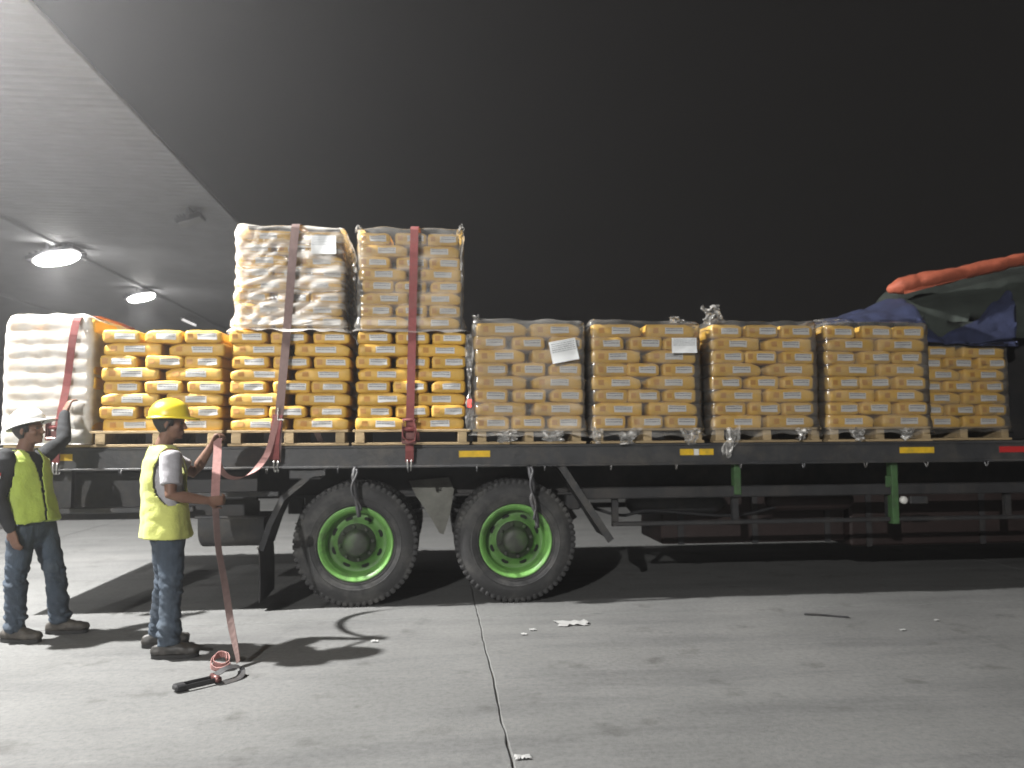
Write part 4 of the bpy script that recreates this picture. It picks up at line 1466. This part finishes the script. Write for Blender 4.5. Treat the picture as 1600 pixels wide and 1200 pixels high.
def remesh(mb, voxel, name, mats, smooth_it=4, fn=None, cut=None, thick=0.0, matfn=None):
    me = mb.mesh('tmp', mats)
    o = bpy.data.objects.new('tmp', me)
    COL.objects.link(o)
    r_ = o.modifiers.new('r', 'REMESH')
    r_.mode = 'VOXEL'
    r_.voxel_size = voxel
    r_.adaptivity = 0
    s_ = o.modifiers.new('s', 'SMOOTH')
    s_.factor = 0.5
    s_.iterations = smooth_it
    dg = bpy.context.evaluated_depsgraph_get()
    out = bpy.data.meshes.new_from_object(o.evaluated_get(dg))
    bpy.data.objects.remove(o)
    bpy.data.meshes.remove(me)
    out.name = name
    bm = bmesh.new()
    bm.from_mesh(out)
    bm.normal_update()
    if fn:
        off = [(v, fn(v.co, v.normal)) for v in bm.verts]
        for v, d in off:
            v.co += v.normal * d if not isinstance(d, Vector) else d
    if cut:
        dead = [v for v in bm.verts if cut(v.co)]
        bmesh.ops.delete(bm, geom=dead, context='VERTS')
    for f in bm.faces:
        f.smooth = True
        if matfn:
            f.material_index = matfn(f.calc_center_median())
    bm.to_mesh(out)
    bm.free()
    out.materials.clear()
    for m_ in (mats if isinstance(mats, (list, tuple)) else [mats]):
        out.materials.append(M[m_])
    return out


def hand(mb, wrist, d, n, s_, curl, size=1.0, spread=0.12, thumb=0.7):
    """palm and five fingers; d = pointing direction, n = palm normal (towards grip), s_ = +1/-1 thumb side"""
    wrist, d, n = Vector(wrist), Vector(d).normalized(), Vector(n)
    n = (n - d * n.dot(d)).normalized()
    a = d.cross(n) * s_
    k = size
    mb.tube([wrist - d * 0.02 * k, wrist + d * 0.02 * k, wrist + d * 0.06 * k, wrist + d * 0.095 * k], [(0.026 * k, 0.020 * k), (0.033 * k, 0.019 * k), (0.041 * k, 0.017 * k), (0.040 * k, 0.014 * k)], 12, 'round', ref=a)
    for i, (off, ln) in enumerate(((0.030, 0.075), (0.010, 0.083), (-0.010, 0.077), (-0.029, 0.060))):
        p = wrist + d * 0.090 * k + a * off * k
        dr = (d + a * (off * spread * 20 * 0.1)).normalized()
        pts = [p - dr * 0.02]
        c = curl[i] if isinstance(curl, (list, tuple)) else curl
        ang = 0
        for q, fr in enumerate((0.42, 0.32, 0.26)):
            ang += c * (0.8, 1.0, 0.7)[q]
            v = dr * math.cos(ang) + n * math.sin(ang)
            pts.append(p)
            p = p + v * ln * fr * k
        pts.append(p)
        mb.tube(pts, [0.0095 * k, 0.0098 * k, 0.0090 * k, 0.0082 * k, 0.0072 * k], 8, 'round')
    tb = wrist + d * 0.028 * k + a * 0.030 * k
    v1 = (a * 0.75 + d * 0.65 + n * 0.3 * thumb).normalized()
    v2 = (a * 0.25 + d * 0.80 + n * 0.6 * thumb).normalized()
    mb.tube([tb - v1 * 0.02, tb + v1 * 0.035 * k, tb + v1 * 0.035 * k + v2 * 0.028 * k, tb + v1 * 0.035 * k + v2 * 0.052 * k], [0.015 * k, 0.0125 * k, 0.0105 * k, 0.0085 * k], 8, 'round')


def head(mb, c, rot):
    """skull, jaw, nose, lips, ears around head centre c; rot maps local (x forward) to person space"""
    T = lambda p: Vector(c) + rot @ Vector(p)

    def ell(p, r_, n=14):
        q = MB()
        ring = 9
        pts = []
        for i in range(1, ring):
            th = PI * i / ring
            for k in range(n):
                a = 2 * PI * k / n
                pts.append(T((p[0] + r_[0] * math.sin(th) * math.cos(a), p[1] + r_[1] * math.sin(th) * math.sin(a), p[2] + r_[2] * math.cos(th))))
        fs_ = [(i * n + k, (i + 1) * n + k, (i + 1) * n + (k + 1) % n, i * n + (k + 1) % n) for i in range(ring - 2) for k in range(n)]
        fs_.append(tuple(range(n)))
        fs_.append(tuple((ring - 2) * n + k for k in range(n))[::-1])
        mb.add(pts, fs_)
    ell((-0.012, 0, 0.030), (0.100, 0.077, 0.098), 20)      # cranium
    ell((0.022, 0, -0.028), (0.070, 0.066, 0.085), 18)      # face
    ell((0.030, 0, -0.078), (0.055, 0.050, 0.040), 16)      # jaw
    ell((0.066, 0, -0.098), (0.022, 0.022, 0.018))          # chin
    ell((0.075, 0, 0.022), (0.020, 0.052, 0.013))           # brow
    ell((0.094, 0, -0.018), (0.014, 0.010, 0.026))          # nose bridge
    ell((0.104, 0, -0.034), (0.016, 0.015, 0.012))          # nose tip
    ell((0.086, 0, -0.062), (0.012, 0.022, 0.0065))         # upper lip
    ell((0.083, 0, -0.074), (0.012, 0.020, 0.0065))         # lower lip
    for s_ in (-1, 1):
        ell((-0.012, s_ * 0.077, -0.012), (0.018, 0.008, 0.031))
        ell((-0.004, s_ * 0.083, 0.002), (0.014, 0.006, 0.016))
        ell((0.052, s_ * 0.044, -0.030), (0.030, 0.022, 0.026))   # cheek


def helmet(parent, c, rot, m_, name='helmet'):
    T = lambda p: Vector(c) + rot @ Vector(p)
    mb = MB()
    n, rg = 40, 14
    vs_, fs_ = [], []
    for i in range(rg + 1):
        th = PI / 2 * (1 - i / rg) if i > 0 else PI / 2
        for k in range(n):
            a = 2 * PI * k / n
            x, y_, z = 0.140 * math.sin(th) * math.cos(a), 0.112 * math.sin(th) * math.sin(a), 0.125 * math.cos(th) ** 0.92
            ridge = 0.010 * math.exp(-(y_ / 0.022) ** 2) * math.cos(th) ** 0.4 * (1 if abs(math.cos(th)) > 0.15 else 0)
            vs_.append((x, y_, z + ridge))
    for i in range(rg):
        for k in range(n):
            k2 = (k + 1) % n
            fs_.append((i * n + k, i * n + k2, (i + 1) * n + k2, (i + 1) * n + k))
    # brim: thin flange all round, long peak at the front
    for lay in range(3):
        for k in range(n):
            a = 2 * PI * k / n
            pk = max(0, math.cos(a)) ** 2.2
            e = (0.012 + 0.058 * pk) if lay >= 1 else 0.0
            dz = -0.004 - 0.016 * pk * (lay >= 1) - (0.012 if lay == 2 else 0)
            vs_.append(((0.140 + e) * math.cos(a), (0.112 + 0.012 * (lay >= 1) + 0.02 * pk * (lay >= 1)) * math.sin(a), dz + (0.0 if lay else 0.004)))
    b0 = (rg + 1) * n
    for k in range(n):
        k2 = (k + 1) % n
        fs_.append((k, b0 + n + k, b0 + n + k2, k2))
        fs_.append((b0 + n + k, b0 + 2 * n + k, b0 + 2 * n + k2, b0 + n + k2))
        fs_.append((b0 + 2 * n + k, b0 + k, b0 + k2, b0 + 2 * n + k2))
    # inner shell
    i0 = len(vs_)
    for i in range(6):
        th = PI / 2 * (1 - i / 6)
        for k in range(n):
            a = 2 * PI * k / n
            vs_.append((0.132 * math.sin(th) * math.cos(a), 0.104 * math.sin(th) * math.sin(a), 0.112 * math.cos(th) - 0.004))
    for i in range(5):
        for k in range(n):
            k2 = (k + 1) % n
            fs_.append((i0 + i * n + k, i0 + (i + 1) * n + k, i0 + (i + 1) * n + k2, i0 + i * n + k2))
    for k in range(n):
        k2 = (k + 1) % n
        fs_.append((b0 + 2 * n + k, i0 + k, i0 + k2, b0 + 2 * n + k2))
    mb.add([T(p) for p in vs_], fs_)
    h = mb.build(name, m_, parent, True)
    sp = MB()
    for s_ in (-1, 1):
        sp.tube([T((0.11, s_ * 0.04, -0.006)), T((0.03, s_ * 0.088, -0.03)), T((-0.005, s_ * 0.086, -0.09))], 0.004, 6)
    sp.build('chin_strap', 'black', h)
    return h


def boot(parent, ankle, toe_dir, m_, seed):
    d = Vector((toe_dir[0], toe_dir[1], 0)).normalized()
    s_ = Vector((-d.y, d.x, 0))
    A = Vector((ankle[0], ankle[1], 0))
    mb = MB()
    mb.tube([A - d * 0.075 + Vector((0, 0, 0.052)), A - d * 0.02 + Vector((0, 0, 0.060)), A + d * 0.06 + Vector((0, 0, 0.060)), A + d * 0.13 + Vector((0, 0, 0.050)), A + d * 0.18 + Vector((0, 0, 0.048))],
            [(0.038, 0.040), (0.046, 0.052), (0.052, 0.050), (0.056, 0.042), (0.047, 0.036)], 14, 'round', ref=s_)
    mb.tube([A + Vector((0, 0, 0.06)), A + Vector((0, 0, 0.11)), A + Vector((0, 0, 0.17))], [(0.044, 0.058), (0.046, 0.056), (0.050, 0.058)], 14, 'round', ref=s_)
    me = remesh(mb, 0.008, 'boot', m_, 3, lambda co, n: 0.006 * nz3(co.x * 26 + seed, co.y * 26, co.z * 40))
    o = link('boot', me, parent)
    so = MB()
    out = []
    for k in range(24):
        a = 2 * PI * k / 24
        x = 0.158 * math.cos(a)
        wy = 0.050 * (1 + 0.16 * math.cos(a)) * math.copysign(abs(math.sin(a)) ** 0.7, math.sin(a))
        out.append(A + d * (0.050 + x) + s_ * wy)
    so.add([p + Vector((0, 0, 0.004)) for p in out] + [p + Vector((0, 0, 0.028)) for p in out], [tuple(range(24))[::-1], tuple(range(24, 48))] + [(k, (k + 1) % 24, 24 + (k + 1) % 24, 24 + k) for k in range(24)])
    so.build('sole', 'sole', o)
    return o


def person(loc, label, J, yaw, hyaw, htilt, mats, sleeve, name='person', helmet_m='helmet_y', hole=None, seed=0.0, boots='boot', vest_z=(0.80, 1.44)):
    """J: joints in person space (x right along trailer, y away from camera, z up)"""
    Rb = Matrix.Rotation(yaw, 3, 'Z')
    lat = Rb @ Vector((0, 1, 0))
    V = lambda k: Vector(J[k])
    tx, ty_ = J.get('lean', (0, 0))
    pel, chest, neck, hc = V('pelvis'), V('chest'), V('neck'), V('head')
    # ---- body, one continuous skin
    b = MB()
    b.tube([pel + Vector((0, 0, -0.08)), pel, (pel * 0.6 + chest * 0.4), chest, neck + Vector((0, 0, -0.07)), neck],
           [(0.13, 0.09), (0.15, 0.10), (0.135, 0.09), (0.16, 0.105), (0.13, 0.075), (0.055, 0.055)], 18, 'round', ref=lat)
    b.tube([neck + Vector((0, 0, -0.05)), neck, hc + Vector((0, 0, -0.05))], [(0.062, 0.064), (0.055, 0.058), (0.054, 0.060)], 14, 'round', ref=lat)
    Rh = Matrix.Rotation(hyaw, 3, 'Z') @ Matrix.Rotation(htilt, 3, 'Y')
    head(b, hc, Rh)
    for s_, sd in (('r', -1), ('l', 1)):
        sh, el, wr_ = V('sh_' + s_), V('el_' + s_), V('wr_' + s_)
        b.tube([sh, sh.lerp(el, 0.35), el, el.lerp(wr_, 0.3), wr_], [0.054, 0.048, 0.040, 0.042, 0.028], 12, 'round')
        hd_ = J['hand_' + s_]
        hand(b, wr_, hd_[0], hd_[1], hd_[2], hd_[3])
        hp, kn, an = V('hip_' + s_), V('kn_' + s_), V('an_' + s_)
        b.tube([hp, hp.lerp(kn, 0.5), kn, kn.lerp(an, 0.35), an], [0.075, 0.068, 0.050, 0.050, 0.034], 12, 'round')
    me = remesh(b, 0.0062, 'person', 'skin', 3)
    p = link(name, me, None, loc)
    tag(p, label, 'person')
    for s_ in (-1, 1):
        e = MB()
        e.lathe_y([(0, -0.010), (0.007, -0.007), (0.010, 0), (0.007, 0.007), (0, 0.010)], 10)
        e.v = [tuple(hc + Rh @ (Vector((0.078, s_ * 0.030, 0.0)) + Vector(q))) for q in e.v]
        e.build('eye', 'eye', p, True)
    # hair: back and sides below the helmet
    h_ = MB()
    T = lambda q: hc + Rh @ Vector(q)
    n = 22
    rows = []
    for j in range(8):
        z = 0.070 - j * 0.021
        sh_ = 1.0 - 0.012 * j * j * 0.6
        row = []
        for k in range(n + 1):
            a = R(62) + (2 * PI - R(124)) * k / n
            lim = -0.015 if (k < 3 or k > n - 3) else -0.09
            zz = max(z, lim)
            f = math.sqrt(max(0.05, 1 - ((zz - 0.03) / 0.135) ** 2))
            row.append(T((-0.012 + 0.108 * f * sh_ * math.cos(a), 0.085 * f * sh_ * math.sin(a), zz)))
        rows.append(row)
    vs_ = [q for r_ in rows for q in r_]
    h_.add(vs_, [(j * (n + 1) + k, j * (n + 1) + k + 1, (j + 1) * (n + 1) + k + 1, (j + 1) * (n + 1) + k) for j in range(7) for k in range(n)])
    ho_ = h_.build('hair', 'hair', p, True)
    so_ = ho_.modifiers.new('t', 'SOLIDIFY')
    so_.thickness = 0.008
    helmet(p, hc + Rh @ Vector((-0.012, 0, 0.045)), Rh @ Matrix.Rotation(R(J.get('helm', 4)), 3, 'Y'), helmet_m)

    # ---- trousers
    t = MB()
    t.tube([pel + Vector((0, 0, -0.12)), pel + Vector((0, 0, -0.02)), pel + Vector((0, 0, 0.07)), pel + Vector((0, 0, 0.13))], [(0.150, 0.115), (0.170, 0.128), (0.162, 0.118), (0.152, 0.110)], 20, 'round', ref=lat)
    for s_ in 'rl':
        hp, kn, an = V('hip_' + s_), V('kn_' + s_), V('an_' + s_)
        cuff = an + (kn - an).normalized() * 0.0 + Vector((0.004, 0, -0.015))
        t.tube([hp, hp.lerp(kn, 0.45), kn, kn.lerp(an, 0.45), cuff], [0.102, 0.092, 0.077, 0.072, 0.070], 16, True)

    def folds(co, n):
        k = nz3(co.x * 7 + seed, co.y * 7, co.z * 11)
        f = 0.016 * abs(nz3(co.x * 8 + co.z * 7, co.y * 8 + seed, co.z * 12)) - 0.004 + 0.006 * k
        kz = [J['kn_r'][2], J['kn_l'][2]]
        low = math.exp(-((co.z - 0.16) / 0.09) ** 2)
        kne = math.exp(-((co.z - kz[0]) / 0.10) ** 2)
        f += (0.020 * low + 0.014 * kne) * (abs(nz3(co.x * 10 + seed, co.y * 10 + co.x * 8, co.z * 24 + co.x * 14)) * 2.2 - 0.5)
        return f
    me = remesh(t, 0.009, 'jeans', 'jeans', 3, folds)
    link('jeans', me, p)
    # ---- shirt
    s = MB()
    s.tube([pel + Vector((0, 0, 0.0)), pel + Vector((0, 0, 0.10)), pel.lerp(chest, 0.55), chest, neck + Vector((0, 0, -0.075)), neck + Vector((0, 0, -0.015))],
           [(0.165, 0.120), (0.165, 0.120), (0.160, 0.118), (0.180, 0.125), (0.145, 0.090), (0.068, 0.068)], 22, True, ref=lat)
    for s_ in 'rl':
        sh, el, wr_ = V('sh_' + s_), V('el_' + s_), V('wr_' + s_)
        if sleeve == 'short':
            s.tube([sh - (el - sh) * 0.12, sh, sh.lerp(el, 0.40), sh.lerp(el, 0.74)], [0.060, 0.076, 0.072, 0.070], 16, True)
        else:
            s.tube([sh - (el - sh) * 0.12, sh, sh.lerp(el, 0.5), el, el.lerp(wr_, 0.5), el.lerp(wr_, 0.95)], [0.060, 0.074, 0.064, 0.056, 0.050, 0.040], 16, 'round')
    shf = lambda co, n: 0.005 * nz3(co.x * 9 + seed, co.y * 9, co.z * 9) + 0.005 * abs(nz3(co.x * 13 + co.z * 12, co.y * 13, co.z * 16 + seed))
    me = remesh(s, 0.009, 'shirt', mats['shirt'], 3, shf)
    link('shirt', me, p)
    # ---- safety vest: loose shell with arm openings and neckline
    v = MB()
    z0, z1 = vest_z
    hem = Vector((pel.x, pel.y, z0)) + Rb @ Vector((0.0, 0, 0))
    v.tube([hem, hem.lerp(chest, 0.35), hem.lerp(chest, 0.7), chest, Vector((chest.x, chest.y, 1)) * 0 + chest.lerp(neck, 0.55), neck + Vector((0, 0, -0.045)), neck + Vector((0, 0, 0.0))],
           [(0.215, 0.170), (0.200, 0.152), (0.192, 0.146), (0.200, 0.148), (0.205, 0.125), (0.150, 0.098), (0.080, 0.080)], 26, True, ref=lat)
    Ri = Rb.inverted()
    hz, hb_, hx, ha = hole

    def arm(co):
        q = Ri @ (co - Vector((chest.x, chest.y, 0)))
        return abs(q.y) > 0.085 and ((q.x - hx) / ha) ** 2 + ((q.z - hz) / hb_) ** 2

    def cut(co):
        if co.z < z0 + 0.012:
            return True
        q = Ri @ (co - Vector((chest.x, chest.y, 0)))
        r_ = arm(co)
        if r_ and r_ < 1:
            return True
        # neck opening, lower at the front
        nq = Ri @ (co - Vector((neck.x, neck.y, 0)))
        if (nq.x / 0.085) ** 2 + (nq.y / 0.080) ** 2 < 1 and nq.z > neck.z - 0.06:
            return True
        if nq.x > 0.0 and abs(nq.y) < 0.055 * max(0, (nq.z - (neck.z - 0.26)) / 0.24) and nq.z > neck.z - 0.26:
            return True
        if q.x > 0.05 and abs(q.y) < 0.006:
            return True
        return False

    def vmat(co):
        r_ = arm(co)
        return 1 if (r_ and r_ < 1.22) else 0

    def vf(co, n):
        q = Ri @ (co - Vector((chest.x, chest.y, 0)))
        a = math.atan2(q.y, q.x)
        dn = max(0, 1 - (co.z - z0) / 0.45)
        return 0.022 * dn * nz3(q.x * 9 + seed, q.y * 9, co.z * 2.0) + 0.012 * abs(nz3(co.x * 6 + seed, co.y * 6 + co.z * 5, co.z * 9)) + 0.005 * nz3(co.x * 14 + seed, co.y * 14, co.z * 12) - 0.003
    me = remesh(v, 0.010, 'safety_vest', [mats['vest'], 'trim'], 4, vf, cut, matfn=vmat)
    vo = link('safety_vest', me, p)
    so_ = vo.modifiers.new('t', 'SOLIDIFY')
    so_.thickness = 0.006
    so_.offset = 1
    for s_, td in (('r', J['toe_r']), ('l', J['toe_l'])):
        a = V('an_' + s_)
        boot(p, (a.x, a.y), td, boots, seed)
    return p


# worker with yellow helmet, back three-quarters to the camera, strap in both hands
JA = dict(
    pelvis=(-0.01, 0.0, 0.90), chest=(-0.045, 0.0, 1.225), neck=(-0.05, 0.0, 1.455), head=(-0.005, 0.0, 1.615),
    sh_r=(0.055, -0.165, 1.375), el_r=(0.085, -0.235, 1.115), wr_r=(0.300, -0.130, 1.065), hand_r=((1, 0.30, -0.05), (-0.1, 0.9, 0.35), -1, 0.95),
    sh_l=(-0.125, 0.165, 1.375), el_l=(0.075, 0.300, 1.240), wr_l=(0.205, 0.265, 1.440), hand_l=((0.45, 0.02, 0.9), (0.75, -0.2, -0.4), 1, 1.0),
    hip_r=(0.035, -0.082, 0.86), kn_r=(0.070, -0.130, 0.47), an_r=(0.065, -0.165, 0.10),
    hip_l=(-0.055, 0.078, 0.86), kn_l=(-0.055, 0.115, 0.47), an_l=(-0.105, 0.140, 0.10),
    toe_r=(1, 0.05), toe_l=(1, 0.35), helm=-3)
person((-1.905, -1.15, 0), 'worker in yellow helmet, lime vest and grey tee holding a strap', JA, R(30), R(6), R(2),
       dict(shirt='tee', vest='vest'), 'short', helmet_m='helmet_y', hole=(1.235, 0.195, 0.02, 0.115), seed=2.3, boots='boot', vest_z=(0.79, 1.44))

# worker with white helmet looking up, far hand on the tail strap
JB = dict(
    pelvis=(-0.02, 0.0, 0.90), chest=(-0.075, 0.0, 1.21), neck=(-0.085, 0.0, 1.425), head=(-0.055, 0.0, 1.575),
    sh_r=(-0.125, -0.18, 1.345), el_r=(-0.145, -0.235, 1.075), wr_r=(-0.045, -0.215, 0.835), hand_r=((0.25, 0.02, -1), (0.3, 0.9, 0.1), -1, 0.35),
    sh_l=(-0.040, 0.175, 1.355), el_l=(0.045, 0.330, 1.50), wr_l=(-0.015, 0.470, 1.72), hand_l=((0.15, 0.35, 0.9), (0.5, 0.6, -0.5), 1, 0.55),
    hip_r=(-0.035, -0.085, 0.86), kn_r=(-0.055, -0.110, 0.47), an_r=(-0.055, -0.105, 0.10),
    hip_l=(0.01, 0.08, 0.86), kn_l=(0.115, 0.105, 0.48), an_l=(0.165, 0.115, 0.10),
    toe_r=(1, -0.2), toe_l=(1, 0.0), helm=-10)
pb = person((-3.07, -0.65, 0), 'worker in white helmet and yellow-green vest reaching to the tail strap', JB, R(-18), R(-4), R(-8),
            dict(shirt='dark_shirt', vest='vest2'), 'long', helmet_m='helmet_w', hole=(1.24, 0.185, -0.02, 0.090), seed=7.1, boots='boot_brown', vest_z=(0.86, 1.42))
fl_ = MB()
q = lambda x, z: (x, -0.305 + 0.0 * z, z)
fl_.grid(lambda u, v: Vector((-0.175 + 0.075 * u, -0.287 - 0.012 * math.sin(u * PI) + 0.004 * v, 1.215 + 0.022 * v)), 5, 2)
fl_.grid(lambda u, v: Vector((-0.175 + 0.075 * u, -0.283 - 0.012 * math.sin(u * PI) + 0.004 * v, 1.237 + 0.022 * v)), 5, 2, mi=1)
fl_.build('sleeve_patch', ['flag_white', 'flag_red'], pb, True)

# ------------------------------------------------------------------ litter on the concrete
def scrap(c, sx, sy, h, seed, label):
    fn = lambda u, v: Vector(((u - 0.5) * sx * (1 + 0.5 * nz3(u * 3 + seed, v * 3, 0)), (v - 0.5) * sy * (1 + 0.5 * nz3(u * 3, v * 3 + seed, 4)), 0.006 + h * abs(nz3(u * 4 + seed, v * 4, 2)) * 1.6))
    o = MB().grid(fn, 8, 6).build('paper_scrap', 'scrap', None, True, c)
    return tag(o, label, 'litter', 'white scraps on the concrete')


scrap((1.08, -0.74, 0), 0.26, 0.14, 0.018, 1, 'largest white crumpled scrap on the concrete right of wheels')
scrap((0.74, -0.90, 0), 0.05, 0.04, 0.01, 2, 'tiny white scrap left of the largest crumpled scrap')
scrap((0.66, -1.02, 0), 0.04, 0.04, 0.01, 3, 'tiny white scrap nearest the slab joint, lower of two')
scrap((0.40, -3.20, 0), 0.075, 0.04, 0.012, 4, 'pale chip lying on the slab joint at bottom')
scrap((3.55, -1.25, 0), 0.045, 0.03, 0.008, 5, 'small pale scrap far right on the concrete')
scrap((4.0, -1.0, 0), 0.04, 0.03, 0.008, 6, 'small pale scrap on concrete at the far right, farther one')
scrap((-0.45, -1.08, 0), 0.05, 0.04, 0.012, 7, 'small pale scrap left of the slab joint')
o = MB().ribbon(smooth_path([(3.05, -0.68, 0.008), (3.15, -0.72, 0.012), (3.28, -0.78, 0.007), (3.36, -0.82, 0.009)]), (0.3, 1, 0), 0.035, 0.006).build('rubber_strip', 'flap', None, True)
tag(o, 'dark rubber strip lying on the concrete at right', 'litter')

# ------------------------------------------------------------------ night haze lit by the floodlights, added partly for the lens glare
hz = MB().box(-112, 112, -42, 162, -1.3, 7.6).build('haze', M['concrete'])
hm = bpy.data.materials.new('haze_air')
hm.use_nodes = True
for n_ in list(hm.node_tree.nodes):
    hm.node_tree.nodes.remove(n_)
ho2 = hm.node_tree.nodes.new('ShaderNodeOutputMaterial')
pv = hm.node_tree.nodes.new('ShaderNodeVolumePrincipled')
pv.inputs['Color'].default_value = (0.9, 0.9, 0.92, 1)
pv.inputs['Density'].default_value = 0.0052
pv.inputs['Anisotropy'].default_value = 0.74
hm.node_tree.links.new(pv.outputs[0], ho2.inputs['Volume'])
hz.data.materials.clear()
hz.data.materials.append(hm)
tag(hz, 'thin lit night haze filling the yard', 'haze', kind='stuff')
